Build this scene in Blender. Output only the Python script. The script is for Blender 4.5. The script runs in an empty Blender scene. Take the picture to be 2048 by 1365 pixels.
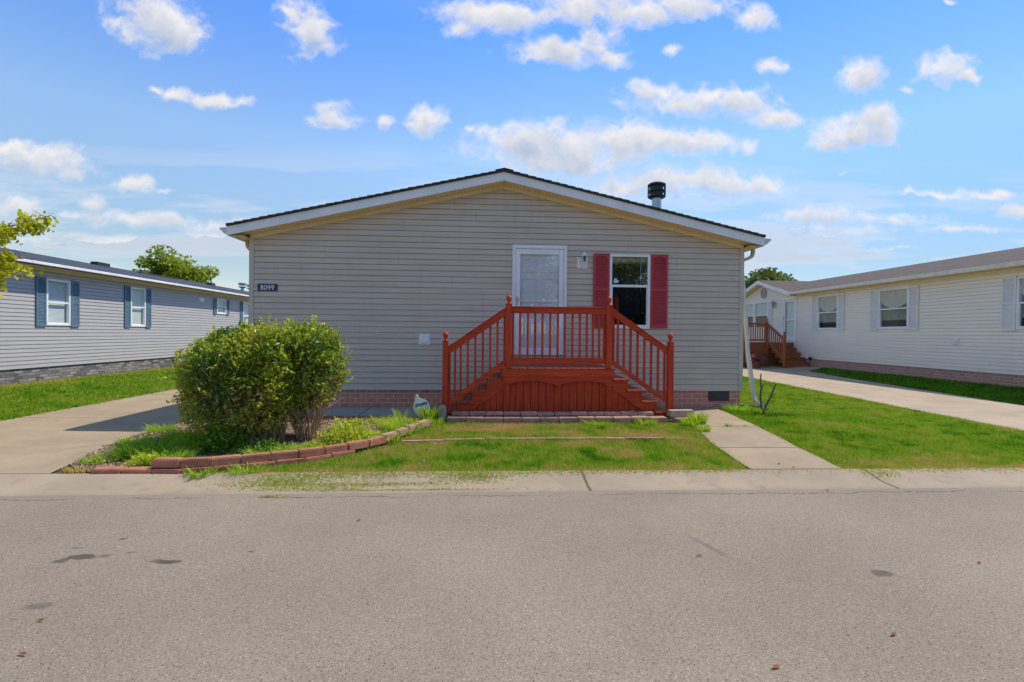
import bpy, bmesh, math, random
import numpy as np
from mathutils import Vector, Matrix
random.seed(7); rng = np.random.default_rng(11)
R = math.radians
S = bpy.context.scene
COL = S.collection

# ------------------------------------------------------------------ camera
EYE = 1.35
yaw, pitch, roll = R(3.26), R(0.45), R(0.54)
fw = Vector((math.sin(yaw)*math.cos(pitch), math.cos(yaw)*math.cos(pitch), -math.sin(pitch)))
r0 = Vector((math.cos(yaw), -math.sin(yaw), 0)); u0 = r0.cross(fw)
rr = r0*math.cos(roll) + u0*math.sin(roll); uu = -r0*math.sin(roll) + u0*math.cos(roll)
cam = bpy.data.cameras.new('camera'); camo = bpy.data.objects.new('camera', cam); COL.objects.link(camo)
M = Matrix((rr, uu, -fw)).transposed().to_4x4(); M.translation = (0, 0, EYE)
camo.matrix_world = M
cam.sensor_width = 36; cam.lens = 36*1000/2048
cam.shift_y = -(682.5-675.4)/2048.0
cam.clip_start = 0.05; cam.clip_end = 3000
S.camera = camo

# ------------------------------------------------------------------ light
SD = Vector((0.58, 0.24, 1.0)).normalized()          # towards the sun
sun = bpy.data.lights.new('sun', 'SUN'); sun.energy = 2.2; sun.angle = R(0.55); sun.color = (1.0, 0.90, 0.76)
so = bpy.data.objects.new('sun', sun); COL.objects.link(so)
so.rotation_euler = SD.to_track_quat('Z', 'Y').to_euler(); so.location = (20, 10, 30)
S.view_settings.view_transform = 'Standard'; S.view_settings.look = 'None'
S.view_settings.gamma = 1; S.view_settings.exposure = 1.03
try: S.view_settings.use_curve_mapping = False
except Exception: pass

W = bpy.data.worlds.new('World'); S.world = W; W.use_nodes = True
wt = W.node_tree; wn = wt.nodes; wl = wt.links
for n in list(wn): wn.remove(n)

def sky_uv(px, py):       # sky direction (gnomonic about +Y) of a cloud
    d = fw + rr*((px-1024)/1000) + uu*((675.4-py)/1000)
    return d.x/d.y, d.z/d.y
CL = [  # centre x, y, radius x, radius y, density
 (320,45,75,55,1),(260,15,55,30,.8),(350,70,50,35,.9),(235,45,30,35,.5),(615,60,50,55,1),(590,25,40,30,.8),(650,90,35,25,.7),
 (350,183,50,17,.85),(430,195,60,16,.95),(490,195,32,16,.9),(306,175,22,12,.7),(670,232,52,26,1),(770,242,26,18,.6),(845,240,38,30,1),(820,250,30,12,.7),
 (85,325,95,32,1),(30,310,50,22,.8),(150,350,40,16,.8),(275,368,45,18,.95),(335,382,25,8,.6),(30,410,50,28,.85),(195,402,34,20,.9),
 (160,425,90,14,.75),(300,438,110,20,.85),(430,450,70,24,.75),(200,475,110,14,.55),(60,480,80,20,.45),
 (1000,35,120,35,.95),(930,60,50,25,.8),(1180,20,150,42,1),(1390,15,110,30,1),(1510,40,52,34,1),(1200,70,60,40,.75),(1290,30,90,30,.9),
 (1120,108,85,30,1),(1090,98,50,22,.9),(1220,118,50,26,.85),(1180,95,60,26,.7),(1050,150,18,10,.4),(1345,98,28,18,.65),
 (1320,185,75,30,.9),(1370,208,110,32,1),(1480,205,90,34,.95),(1545,235,75,26,.9),(1430,190,60,30,.9),(1280,170,40,25,.6),
 (1130,300,160,48,1.05),(1050,290,80,34,1),(1240,280,110,42,1.05),(1340,285,130,36,1.05),(1420,285,70,24,.9),(1150,330,130,30,.8),(1495,290,32,20,.8),
 (1380,365,200,34,.95),(1500,370,110,26,.85),(1250,375,120,26,.8),(1555,138,34,18,.9),(1720,150,52,34,1),(1740,165,40,22,.8),(1890,140,62,38,1),(1930,155,40,22,.8),(1818,180,20,11,.8),
 (1720,265,105,34,1),(1660,290,70,22,.85),(1760,235,50,34,.9),(1700,238,60,24,.7),
 (1640,430,130,24,.85),(1780,440,150,22,.7),(1880,395,140,12,.75),(1990,390,90,14,.8),(2030,420,50,18,.9),(1700,460,220,16,.5),(1900,462,200,12,.6),(1800,500,160,9,.35),
 (1570,95,16,8,.0),(940,260,14,10,.45),(1690,352,20,6,.4),(1900,5,22,10,.8),
]
def wnode(t, **k):
    n = wn.new(t)
    for a, b in k.items(): setattr(n, a, b)
    return n
sky = wnode('ShaderNodeTexSky'); sky.sky_type = 'NISHITA'; sky.sun_disc = False
sky.sun_elevation = math.asin(SD.z); sky.sun_rotation = math.atan2(SD.x, SD.y)
sky.air_density = 1.0; sky.dust_density = 0.15; sky.ozone_density = 1.6
tint = wnode('ShaderNodeMix', data_type='RGBA', blend_type='MULTIPLY'); tint.inputs[0].default_value = 1
wl.new(sky.outputs[0], tint.inputs[6])
tco = wnode('ShaderNodeTexCoord'); spz = wnode('ShaderNodeSeparateXYZ'); wl.new(tco.outputs['Generated'], spz.inputs[0])
rmp = wnode('ShaderNodeValToRGB'); wl.new(spz.outputs['Z'], rmp.inputs[0]); el = rmp.color_ramp.elements     # hazy pale horizon, deep blue higher up; unseen zenith warmed to neutralise the fill light
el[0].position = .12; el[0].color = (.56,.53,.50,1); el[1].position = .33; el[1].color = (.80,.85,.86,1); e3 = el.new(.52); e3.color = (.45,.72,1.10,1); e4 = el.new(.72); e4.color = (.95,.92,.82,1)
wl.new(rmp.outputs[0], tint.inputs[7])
sidem = wnode('ShaderNodeMapRange'); wl.new(spz.outputs['X'], sidem.inputs[0]); sidem.inputs[1].default_value = .1; sidem.inputs[2].default_value = .8   # tame the glare on the sun's side
sidec = wnode('ShaderNodeMix', data_type='RGBA'); wl.new(sidem.outputs[0], sidec.inputs[0]); sidec.inputs[6].default_value = (1,1,1,1); sidec.inputs[7].default_value = (.62,.74,.90,1)
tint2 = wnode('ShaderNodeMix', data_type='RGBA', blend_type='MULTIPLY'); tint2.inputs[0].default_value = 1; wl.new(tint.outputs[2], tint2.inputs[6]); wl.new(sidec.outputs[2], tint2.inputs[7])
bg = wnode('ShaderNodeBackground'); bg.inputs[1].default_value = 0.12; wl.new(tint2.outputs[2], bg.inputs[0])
wo = wnode('ShaderNodeOutputWorld'); wl.new(bg.outputs[0], wo.inputs[0])


# ------------------------------------------------------------------ clouds: a far shell of sky, density computed per point
def n2(x, y, seed):
    r = np.random.default_rng(seed); T = r.random((256, 256)); xi = np.floor(x).astype(int); yi = np.floor(y).astype(int); fx = x-xi; fy = y-yi
    fx = fx*fx*fx*(fx*(fx*6-15)+10); fy = fy*fy*fy*(fy*(fy*6-15)+10); g = lambda i, j: T[(xi+i) % 256, (yi+j) % 256]
    return (g(0,0)*(1-fx)+g(1,0)*fx)*(1-fy)+(g(0,1)*(1-fx)+g(1,1)*fx)*fy
def fbm(x, y, sc, octv, seed, gain=.55, billow=False):
    out = 0; a = 1; t = 0
    for i in range(octv):
        ca, sa = math.cos(.6*i), math.sin(.6*i); n = n2((x*ca-y*sa)*sc+17.3*i, (x*sa+y*ca)*sc+9.1*i, seed+i)
        if billow: n = 1-abs(2*n-1)
        out = out+a*n; t += a; a *= gain; sc *= 2.03
    return out/t
def make_clouds():
    us = np.linspace(-1.35, 1.5, 1500); vs = np.linspace(.006, .80, 440); U, V = np.meshgrid(us, vs)
    wx = fbm(U, V*1.3, 7, 4, 40)-.5; wy = fbm(U, V*1.3, 7, 4, 50)-.5
    U2 = U+.045*wx+.014*(fbm(U, V, 45, 3, 60)-.5); V2 = V+.032*wy+.012*(fbm(U, V, 45, 3, 70)-.5)
    Fd = np.full(U.shape, -2.0)
    for (px, py, rx, ry, w) in CL:
        u, v = sky_uv(px, py); d = np.sqrt(((U2-u)/(rx*1.02/1000))**2+((V2-v)/(ry*1.02/1000))**2)
        g = w*1.05-d; g = np.where(V2 < v, w*1.05-np.sqrt(((U2-u)/(rx*1.02/1000))**2+((V2-v)/(ry*.88/1000))**2), g)
        k = .22; hh = np.clip(.5+.5*(g-Fd)/k, 0, 1); Fd = Fd*(1-hh)+g*hh+k*hh*(1-hh)
    det = .5*fbm(U2, V2*1.25, 17, 7, 3, .62, True)+.5*fbm(U2, V2*1.25, 26, 7, 5, .68)
    f = Fd+.08+(det-.50)*1.9
    A = np.clip((f+.04)/.98, 0, 1); A = A*A*(3-2*A)
    # thin streaks of stratus low down
    st = fbm(U*1.0, V*7.5, 3.2, 6, 90, .58); veil = np.clip((st-.46)/.15, 0, 1)*np.clip((.37-V)/.2, 0, 1)*.72
    soft = .62+.38*np.clip((V-.12)/.22, 0, 1); A = np.maximum(A*soft*.96, veil)
    # self shading: how much cloud stands above each point
    T = np.clip(f, 0, 1.3); dv = vs[1]-vs[0]; occ = np.zeros_like(T); wsum = 0
    for o, wt_ in ((.008,1),(.016,1),(.026,1),(.04,.8),(.055,.5)):
        k = int(o/dv); sh_ = np.zeros_like(T); sh_[:-k] = T[k:]; occ += wt_*sh_; wsum += wt_
    occ /= wsum; occ = np.maximum(np.clip((veil-A*.0)*.9, 0, 1)*(Fd < -.1), 0)+np.clip(.80*np.clip((occ-.10)/.95, 0, 1)+.85*(fbm(U2, V2*1.3, 22, 6, 120, .6)-.47), 0, .95)*np.clip(T*2.2, 0, 1)
    x = U; y = np.ones_like(U); z = V; L = np.sqrt(x*x+1+z*z); Rr = 2200.0
    P = np.stack([x/L*Rr, y/L*Rr, z/L*Rr+EYE], -1).reshape(-1, 3); nx = len(us); ny = len(vs)
    Af = A.ravel(); I = (np.arange(ny-1)[:,None]*nx+np.arange(nx-1)[None,:]).ravel()
    q = np.stack([I, I+1, I+nx+1, I+nx], 1); keep = (Af[q].max(1) > .004); q = q[keep]; used, inv = np.unique(q, return_inverse=True); q = inv.reshape(q.shape)
    me = bpy.data.meshes.new('sky'); n = len(used); me.vertices.add(n); me.vertices.foreach_set('co', P[used].astype(np.float32).ravel())
    me.loops.add(len(q)*4); me.loops.foreach_set('vertex_index', q.astype(np.int32).ravel()); me.polygons.add(len(q)); me.polygons.foreach_set('loop_start', np.arange(0, len(q)*4, 4, dtype=np.int32))
    for nm, arr in (('vapour', Af), ('shade', occ.ravel())):
        at = me.attributes.new(nm, 'FLOAT', 'POINT'); at.data.foreach_set('value', arr[used].astype(np.float32))
    me.update(calc_edges=True)
    m = bpy.data.materials.new('cloud_vapour'); m.use_nodes = True; t = m.node_tree; t.nodes.remove(t.nodes['Principled BSDF'])
    a = t.nodes.new('ShaderNodeAttribute'); a.attribute_name = 'vapour'; b = t.nodes.new('ShaderNodeAttribute'); b.attribute_name = 'shade'
    c = t.nodes.new('ShaderNodeMix'); c.data_type = 'RGBA'; t.links.new(b.outputs['Fac'], c.inputs[0]); c.inputs[6].default_value = CLOUD_LIT+(1,); c.inputs[7].default_value = CLOUD_DARK+(1,)
    e = t.nodes.new('ShaderNodeEmission'); t.links.new(c.outputs[2], e.inputs[0]); tr = t.nodes.new('ShaderNodeBsdfTransparent'); mx = t.nodes.new('ShaderNodeMixShader')
    t.links.new(a.outputs['Fac'], mx.inputs[0]); t.links.new(tr.outputs[0], mx.inputs[1]); t.links.new(e.outputs[0], mx.inputs[2]); t.links.new(mx.outputs[0], t.nodes['Material Output'].inputs[0])
    try: m.cycles.emission_sampling = 'NONE'
    except Exception: pass
    me.materials.append(m)
    for turn in (0, math.pi):            # second, unseen copy behind the camera added to brighten the shaded facade
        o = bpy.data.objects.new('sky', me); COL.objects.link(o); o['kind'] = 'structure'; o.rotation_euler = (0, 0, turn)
CLOUD_LIT = (.455,.44,.44); CLOUD_DARK = (.23,.27,.34)
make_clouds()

# ------------------------------------------------------------------ helpers
def lin(c):
    return tuple((v/12.92 if v <= .04045 else ((v+.055)/1.055)**2.4) for v in c)
class NT:
    def __init__(s, name):
        s.m = bpy.data.materials.new(name); s.m.use_nodes = True; s.t = s.m.node_tree; s.n = s.t.nodes; s.l = s.t.links
        s.b = s.n['Principled BSDF']
    def new(s, t, **k):
        n = s.n.new(t)
        for a, b in k.items(): setattr(n, a, b)
        return n
    def inp(s, sock, v):
        if v is None: return
        if isinstance(v, (int, float)): sock.default_value = v
        elif isinstance(v, tuple): sock.default_value = v if len(v) != 3 or sock.type == 'VECTOR' else v+(1,)
        else: s.l.new(v, sock)
    def pos(s, scale=(1,1,1), obj=False, rot=(0,0,0), loc=(0,0,0)):
        if obj: src = s.new('ShaderNodeTexCoord').outputs['Object']
        else: src = s.new('ShaderNodeNewGeometry').outputs['Position']
        m = s.new('ShaderNodeMapping'); s.l.new(src, m.inputs[0]); m.inputs['Scale'].default_value = scale
        m.inputs['Rotation'].default_value = rot; m.inputs['Location'].default_value = loc
        return m.outputs[0]
    def noise(s, vec, scale, detail=5, rough=.55, dist=0):
        n = s.new('ShaderNodeTexNoise'); s.l.new(vec, n.inputs['Vector']); n.inputs['Scale'].default_value = scale
        n.inputs['Detail'].default_value = detail; n.inputs['Roughness'].default_value = rough; n.inputs['Distortion'].default_value = dist
        return n.outputs['Fac']
    def rng(s, v, a, b, c=0., d=1., smooth=True):
        m = s.new('ShaderNodeMapRange', interpolation_type='SMOOTHSTEP' if smooth else 'LINEAR'); s.l.new(v, m.inputs[0])
        for i, x in enumerate((a, b, c, d)): m.inputs[i+1].default_value = x
        return m.outputs[0]
    def mix(s, f, a, b, mode='MIX'):
        m = s.new('ShaderNodeMix', data_type='RGBA', blend_type=mode)
        s.inp(m.inputs[0], f); s.inp(m.inputs[6], a); s.inp(m.inputs[7], b); return m.outputs[2]
    def math(s, op, a, b=None, clamp=False):
        m = s.new('ShaderNodeMath', operation=op, use_clamp=clamp); s.inp(m.inputs[0], a); s.inp(m.inputs[1], b); return m.outputs[0]
    def bump(s, h, strength=.3, dist=.01):
        b = s.new('ShaderNodeBump'); b.inputs['Strength'].default_value = strength; b.inputs['Distance'].default_value = dist
        s.l.new(h, b.inputs['Height']); s.l.new(b.outputs[0], s.b.inputs['Normal'])
    def out(s, color, rough=.6, spec=None):
        s.inp(s.b.inputs['Base Color'], color); s.inp(s.b.inputs['Roughness'], rough)
        if spec is not None: s.b.inputs['Specular IOR Level'].default_value = spec
        return s.m
def mul(c, k): return tuple(x*k for x in c)
def simple(name, c, rough=.5, var=.12, scale=6, bump=0, bscale=60, metal=0, stretch=(1,1,1), per_obj=0, spec=None, fine=.05):
    t = NT(name); p = t.pos(stretch)
    f = t.noise(p, scale, 6, .6); base = t.mix(t.rng(f, .3, .7), mul(c, 1-var), mul(c, 1+var))
    f2 = t.noise(p, scale*14, 3, .6); base = t.mix(t.rng(f2, .35, .65), base, t.mix(1.0, base, (1-fine*2,)*3, 'MULTIPLY'))
    if per_obj:
        oi = t.new('ShaderNodeObjectInfo'); v = t.rng(oi.outputs['Random'], 0, 1, 1-per_obj, 1+per_obj, False)
        cm = t.new('ShaderNodeCombineXYZ')
        for i in range(3): t.l.new(v, cm.inputs[i])
        base = t.mix(1.0, base, cm.outputs[0], 'MULTIPLY')
    if bump: t.bump(t.noise(p, bscale, 5, .6), bump, .004)
    t.b.inputs['Metallic'].default_value = metal
    r = t.rng(f, .2, .8, max(0, rough-.08), min(1, rough+.08))
    return t.out(base, r, spec)

MATS = {}
def mk(name, fn): MATS[name] = fn; return fn

WLOC = {}
def tag(o, label=None, cat=None, group=None, kind=None):
    if label: o['label'] = label
    if cat: o['category'] = cat
    if group: o['group'] = group
    if kind: o['kind'] = kind
    return o
def thing(name, loc, label, cat, group=None):
    o = bpy.data.objects.new(name, None); o.empty_display_size = .2; o.location = loc; COL.objects.link(o); WLOC[o.name] = Vector(loc)
    return tag(o, label, cat, group)
def world_loc(o): return WLOC[o.name]
def FY(Y0):                                      # wall facing -Y at Y0
    return lambda s, n, z: (s, Y0-n, z)
def FXp(X0): return lambda s, n, z: (X0+n, s, z)  # wall facing +X
def FXm(X0): return lambda s, n, z: (X0-n, s, z)  # wall facing -X
ID = lambda a, b, c: (a, b, c)
class MB:
    def __init__(s, F=ID): s.v = []; s.f = []; s.mi = []; s.F = F; s.k = 0
    def add(s, vs, fs, F=None):
        F = F or s.F; b = len(s.v); s.v += [F(*p) for p in vs]
        for f in fs: s.f.append(tuple(b+i for i in f)); s.mi.append(s.k)
        return s
    def box(s, a0, a1, b0, b1, c0, c1):
        return s.add([(a0,b0,c0),(a1,b0,c0),(a1,b1,c0),(a0,b1,c0),(a0,b0,c1),(a1,b0,c1),(a1,b1,c1),(a0,b1,c1)],
                     [(0,3,2,1),(4,5,6,7),(0,1,5,4),(1,2,6,5),(2,3,7,6),(3,0,4,7)])
    def prism(s, poly, n0, n1):                  # poly in (s,z), extruded along n
        k = len(poly); vs = [(a, n0, b) for a, b in poly] + [(a, n1, b) for a, b in poly]
        return s.add(vs, [tuple(range(k)), tuple(range(2*k-1, k-1, -1))] + [(i, k+i, k+(i+1) % k, (i+1) % k) for i in range(k)])
    def quad(s, *p): return s.add(list(p), [tuple(range(len(p)))])
    def tube(s, path, rad, seg=8, caps=True):
        path = [Vector(p) for p in path]; n = len(path)
        if isinstance(rad, (int, float)): rad = [rad]*n
        b = []; ref = Vector((0.13, .21, .97))
        for i, p in enumerate(path):
            d = (path[min(i+1, n-1)]-path[max(i-1, 0)]).normalized()
            x = d.cross(ref)
            if x.length < .05: x = d.cross(Vector((1, 0, 0)))
            x.normalize(); y = d.cross(x)
            for j in range(seg):
                a = 2*math.pi*j/seg; q = p + (x*math.cos(a)+y*math.sin(a))*rad[i]; b.append(tuple(q))
        fs = [(i*seg+j, i*seg+(j+1) % seg, (i+1)*seg+(j+1) % seg, (i+1)*seg+j) for i in range(n-1) for j in range(seg)]
        if caps: fs += [tuple(range(seg-1, -1, -1)), tuple((n-1)*seg+j for j in range(seg))]
        return s.add(b, fs, ID)
    def lathe(s, cx, cy, prof, seg=16):
        vs = [(cx+r*math.cos(2*math.pi*j/seg), cy+r*math.sin(2*math.pi*j/seg), z) for r, z in prof for j in range(seg)]
        n = len(prof)
        fs = [(i*seg+j, i*seg+(j+1) % seg, (i+1)*seg+(j+1) % seg, (i+1)*seg+j) for i in range(n-1) for j in range(seg)]
        fs += [tuple(range(seg-1, -1, -1)), tuple((n-1)*seg+j for j in range(seg))]
        return s.add(vs, fs, ID)
    def build(s, name, mats, parent=None, bevel=0, smooth=False, center=True, label=None, fixn=True):
        if not isinstance(mats, (list, tuple)): mats = [mats]
        v = np.array(s.v, float)
        c = (v.min(0)+v.max(0))/2
        if parent is None: c[2] = v[:, 2].min()
        me = bpy.data.meshes.new(name); me.from_pydata([tuple(p) for p in (v-c)], [], s.f)
        for m in mats: me.materials.append(m)
        for p, k in zip(me.polygons, s.mi): p.material_index = k
        if fixn:
            bm = bmesh.new(); bm.from_mesh(me); bmesh.ops.recalc_face_normals(bm, faces=bm.faces); bm.to_mesh(me); bm.free()
        if smooth:
            for p in me.polygons: p.use_smooth = True
        me.update(); o = bpy.data.objects.new(name, me); COL.objects.link(o)
        WLOC[o.name] = Vector(c)
        if parent: o.parent = parent; o.location = Vector(c)-world_loc(parent)
        else: o.location = c
        if bevel:
            b = o.modifiers.new('bevel', 'BEVEL'); b.width = bevel; b.segments = 2; b.limit_method = 'ANGLE'
        if smooth == 'auto': pass
        if label: o['label'] = label
        return o

def text_mesh(body, size, extrude, width=None, bold=0):
    cu = bpy.data.curves.new('t', 'FONT'); cu.body = body; cu.size = size; cu.extrude = extrude; cu.align_x = 'CENTER'; cu.align_y = 'CENTER'
    cu.offset = bold
    ob = bpy.data.objects.new('t', cu); COL.objects.link(ob)
    dg = bpy.context.evaluated_depsgraph_get(); me = bpy.data.meshes.new_from_object(ob.evaluated_get(dg))
    bpy.data.objects.remove(ob); return me
def place_mesh(me, name, mat, parent, wloc, rot=(0,0,0)):
    me.name = name; me.materials.clear(); me.materials.append(mat)
    o = bpy.data.objects.new(name, me); COL.objects.link(o); o.parent = parent; o.location = Vector(wloc)-world_loc(parent); o.rotation_euler = rot
    WLOC[o.name] = Vector(wloc); return o

# ------------------------------------------------------------------ terrain
def H(x, y):
    x = np.asarray(x, float); y = np.asarray(y, float)
    T = np.interp(x, [-11.6,-8,-5,-4.3,4.3,8.4,11.4,13.7,30], [0,-.2,-.2,0,0,-.07,-.07,.1,.1])
    c = np.interp(y, [4.62,5.07], [-.12,-.06])
    t = np.clip((y-5.07)/(7.6-5.07), 0, 1); t = t*t*(3-2*t)
    return np.where(y < 5.07, c, -.06+(T+.06)*t)
def h(x, y): return float(H(x, y))
def grid_sheet(name, xs, ys, mat, off, kind='structure'):
    X, Y = np.meshgrid(xs, ys); Z = H(X, Y)+off
    v = np.stack([X, Y, Z], -1).reshape(-1, 3); nx = len(xs); ny = len(ys)
    f = [(j*nx+i, j*nx+i+1, (j+1)*nx+i+1, (j+1)*nx+i) for j in range(ny-1) for i in range(nx-1)]
    me = bpy.data.meshes.new(name); me.from_pydata(v.tolist(), [], f); me.materials.append(mat)
    for p in me.polygons: p.use_smooth = True
    o = bpy.data.objects.new(name, me); COL.objects.link(o); tag(o, kind=kind); return o
def poly_sheet(name, polys, mat, off, step=.4, kind='structure', thick=.0, zfun=None):
    bm = bmesh.new()
    for poly in polys:
        bm.faces.new([bm.verts.new((x, y, 0)) for x, y in poly])
    P = np.array([q for p in polys for q in p]); lo = P.min(0); hi = P.max(0)
    for ax in (0, 1):
        nrm = (1,0,0) if ax == 0 else (0,1,0)
        vals = set(np.arange(math.ceil(lo[ax]/step)*step, hi[ax], step).round(4))
        if ax == 1: vals |= {5.07, 7.6}
        for c in sorted(vals):
            if not lo[ax] < c < hi[ax]: continue
            co = (c,0,0) if ax == 0 else (0,c,0)
            bmesh.ops.bisect_plane(bm, geom=bm.verts[:]+bm.edges[:]+bm.faces[:], plane_co=co, plane_no=nrm, dist=1e-5)
    top = bm.faces[:]
    for v in bm.verts: v.co.z = h(v.co.x, v.co.y)+off + (zfun(v.co.x, v.co.y) if zfun else 0)
    bmesh.ops.recalc_face_normals(bm, faces=bm.faces)
    if bm.faces and sum(f.normal.z for f in bm.faces) < 0: bmesh.ops.reverse_faces(bm, faces=bm.faces)
    if thick:
        r = bmesh.ops.extrude_face_region(bm, geom=bm.faces[:])
        for e in r['geom']:
            if isinstance(e, bmesh.types.BMVert): e.co.z -= thick
        bmesh.ops.recalc_face_normals(bm, faces=bm.faces)
    me = bpy.data.meshes.new(name); bm.to_mesh(me); bm.free(); me.materials.append(mat)
    o = bpy.data.objects.new(name, me); COL.objects.link(o)
    if kind: tag(o, kind=kind)
    return o

# --- ground materials
def m_ground():
    t = NT('soil_and_turf'); p = t.pos()
    a = t.noise(p, 1.1, 5, .6); b = t.noise(p, 45, 4, .7)
    c = t.mix(t.rng(a, .35, .65), (.055,.085,.018), (.085,.10,.028)); c = t.mix(t.rng(b, .4, .7), c, (.12,.10,.05))
    t.bump(b, .8, .02); return t.out(c, .95, .1)
def m_asphalt():
    t = NT('old_asphalt'); p = t.pos()
    vo = t.new('ShaderNodeTexVoronoi'); t.l.new(p, vo.inputs['Vector']); vo.inputs['Scale'].default_value = 190
    bw = t.new('ShaderNodeSeparateColor'); t.l.new(vo.outputs['Color'], bw.inputs[0])
    c = t.mix(t.rng(bw.outputs[0], 0, 1, 0, 1, False), (.24,.200,.153), (.335,.283,.222))
    f = t.noise(p, 60, 3, .7); c = t.mix(t.rng(f, .35, .7), c, t.mix(1.0, c, (.8,.8,.8), 'MULTIPLY'))
    hi = t.rng(bw.outputs[1], .965, .98); c = t.mix(hi, c, (.42,.37,.31))
    lo = t.rng(bw.outputs[2], .93, .97); c = t.mix(lo, c, (.05,.045,.04))
    big = t.noise(p, .55, 5, .6); c = t.mix(t.rng(big, .3, .7), t.mix(1.0, c, (.88,.87,.87), 'MULTIPLY'), t.mix(1.0, c, (1.08,1.06,1.03), 'MULTIPLY'))
    # oil stains: (x, y, rx, ry, strength)
    st = [(-2.57,3.36,.10,.045,.9),(-2.655,3.31,.05,.035,.8),(-2.44,3.37,.035,.03,.6),(-1.97,3.27,.085,.03,.95),(-2.06,3.285,.05,.02,.6),(-2.51,3.64,.03,.02,.7),(-2.70,3.50,.03,.016,.5),
          (-2.34,2.77,.08,.04,.5),(-1.53,3.40,.03,.018,.7),(2.48,2.95,.075,.05,.75),(1.79,3.19,.02,.012,.5),(-2.30,3.41,.04,.018,.5)]
    w = t.noise(p, 18, 4, .6); wv = t.new('ShaderNodeTexNoise'); wv.inputs['Scale'].default_value = 16; t.l.new(p, wv.inputs['Vector'])
    sb = t.new('ShaderNodeVectorMath', operation='MULTIPLY_ADD'); t.l.new(wv.outputs['Color'], sb.inputs[0]); sb.inputs[1].default_value = (.07,.05,0); sb.inputs[2].default_value = (-.035,-.025,0)
    ad = t.new('ShaderNodeVectorMath', operation='ADD'); t.l.new(p, ad.inputs[0]); t.l.new(sb.outputs[0], ad.inputs[1])
    for x, y, rx, ry, s in st:
        m = t.new('ShaderNodeMapping', vector_type='TEXTURE'); t.l.new(ad.outputs[0], m.inputs[0]); m.inputs['Location'].default_value = (x, y, -.114); m.inputs['Scale'].default_value = (rx, ry, 10)
        l = t.new('ShaderNodeVectorMath', operation='LENGTH'); t.l.new(m.outputs[0], l.inputs[0])
        c = t.mix(t.rng(l.outputs['Value'], .65, 1.15, s*.78, 0), c, (.035,.03,.025))
    # long faded skid
    m = t.new('ShaderNodeMapping', vector_type='TEXTURE'); t.l.new(ad.outputs[0], m.inputs[0]); m.inputs['Location'].default_value = (1.57,3.38,-.114); m.inputs['Rotation'].default_value = (0,0,R(108)); m.inputs['Scale'].default_value = (.24,.03,10)
    l = t.new('ShaderNodeVectorMath', operation='LENGTH'); t.l.new(m.outputs[0], l.inputs[0]); c = t.mix(t.rng(l.outputs['Value'], .5, 1.2, .35, 0), c, (.06,.055,.05))
    # wandering crack near the kerb and a dusty margin
    sx = t.new('ShaderNodeSeparateXYZ'); t.l.new(p, sx.inputs[0])
    cr = t.noise(p, 2.2, 8, .65); yy = t.math('ADD', sx.outputs['Y'], t.math('MULTIPLY', t.math('SUBTRACT', cr, .5), .22))
    d = t.math('ABSOLUTE', t.math('SUBTRACT', yy, 4.50)); gate = t.rng(t.noise(p, 1.7, 3, .5), .40, .5)
    c = t.mix(t.math('MULTIPLY', t.rng(d, .003, .010, .8, 0), gate), c, (.03,.028,.025))
    c = t.mix(t.rng(yy, 4.42, 4.62, 0, .35), c, (.23,.20,.17))
    t.bump(bw.outputs[0], .35, .004)
    return t.out(c, .9, .25)
def m_concrete(name, base, joints=(), dirt=.5, axis='Y', stain=(.12,.10,.07), crackx=()):
    t = NT(name); p = t.pos(); a = t.noise(p, 1.3, 7, .62); b = t.noise(p, 38, 5, .7); e = t.noise(p, 5, 5, .65, .5)
    c = t.mix(t.rng(a, .3, .7), mul(base, .86), mul(base, 1.1)); c = t.mix(t.rng(e, .52, .75, 0, dirt), c, mul(base, .72))
    vo = t.new('ShaderNodeTexVoronoi'); t.l.new(p, vo.inputs['Vector']); vo.inputs['Scale'].default_value = 160
    sc = t.new('ShaderNodeSeparateColor'); t.l.new(vo.outputs['Color'], sc.inputs[0])
    c = t.mix(t.rng(sc.outputs[0], 0, 1, .0, .22), c, mul(base, .6)); c = t.mix(t.rng(b, .55, .75, 0, .4), c, mul(base, 1.2))
    sx = t.new('ShaderNodeSeparateXYZ'); t.l.new(p, sx.inputs[0]); w = t.math('MULTIPLY', t.math('SUBTRACT', t.noise(p, 3, 6, .6), .5), .05)
    for y in joints:
        d = t.math('ABSOLUTE', t.math('SUBTRACT', t.math('ADD', sx.outputs['Y'], w), y)); c = t.mix(t.rng(d, .006, .02, .85, 0), c, stain)
    for x in crackx:
        d = t.math('ABSOLUTE', t.math('SUBTRACT', t.math('ADD', sx.outputs['X'], w), x)); c = t.mix(t.rng(d, .008, .02, .85, 0), c, (.09,.085,.04))
    t.bump(b, .35, .006); return t.out(c, .9, .2)

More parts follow.
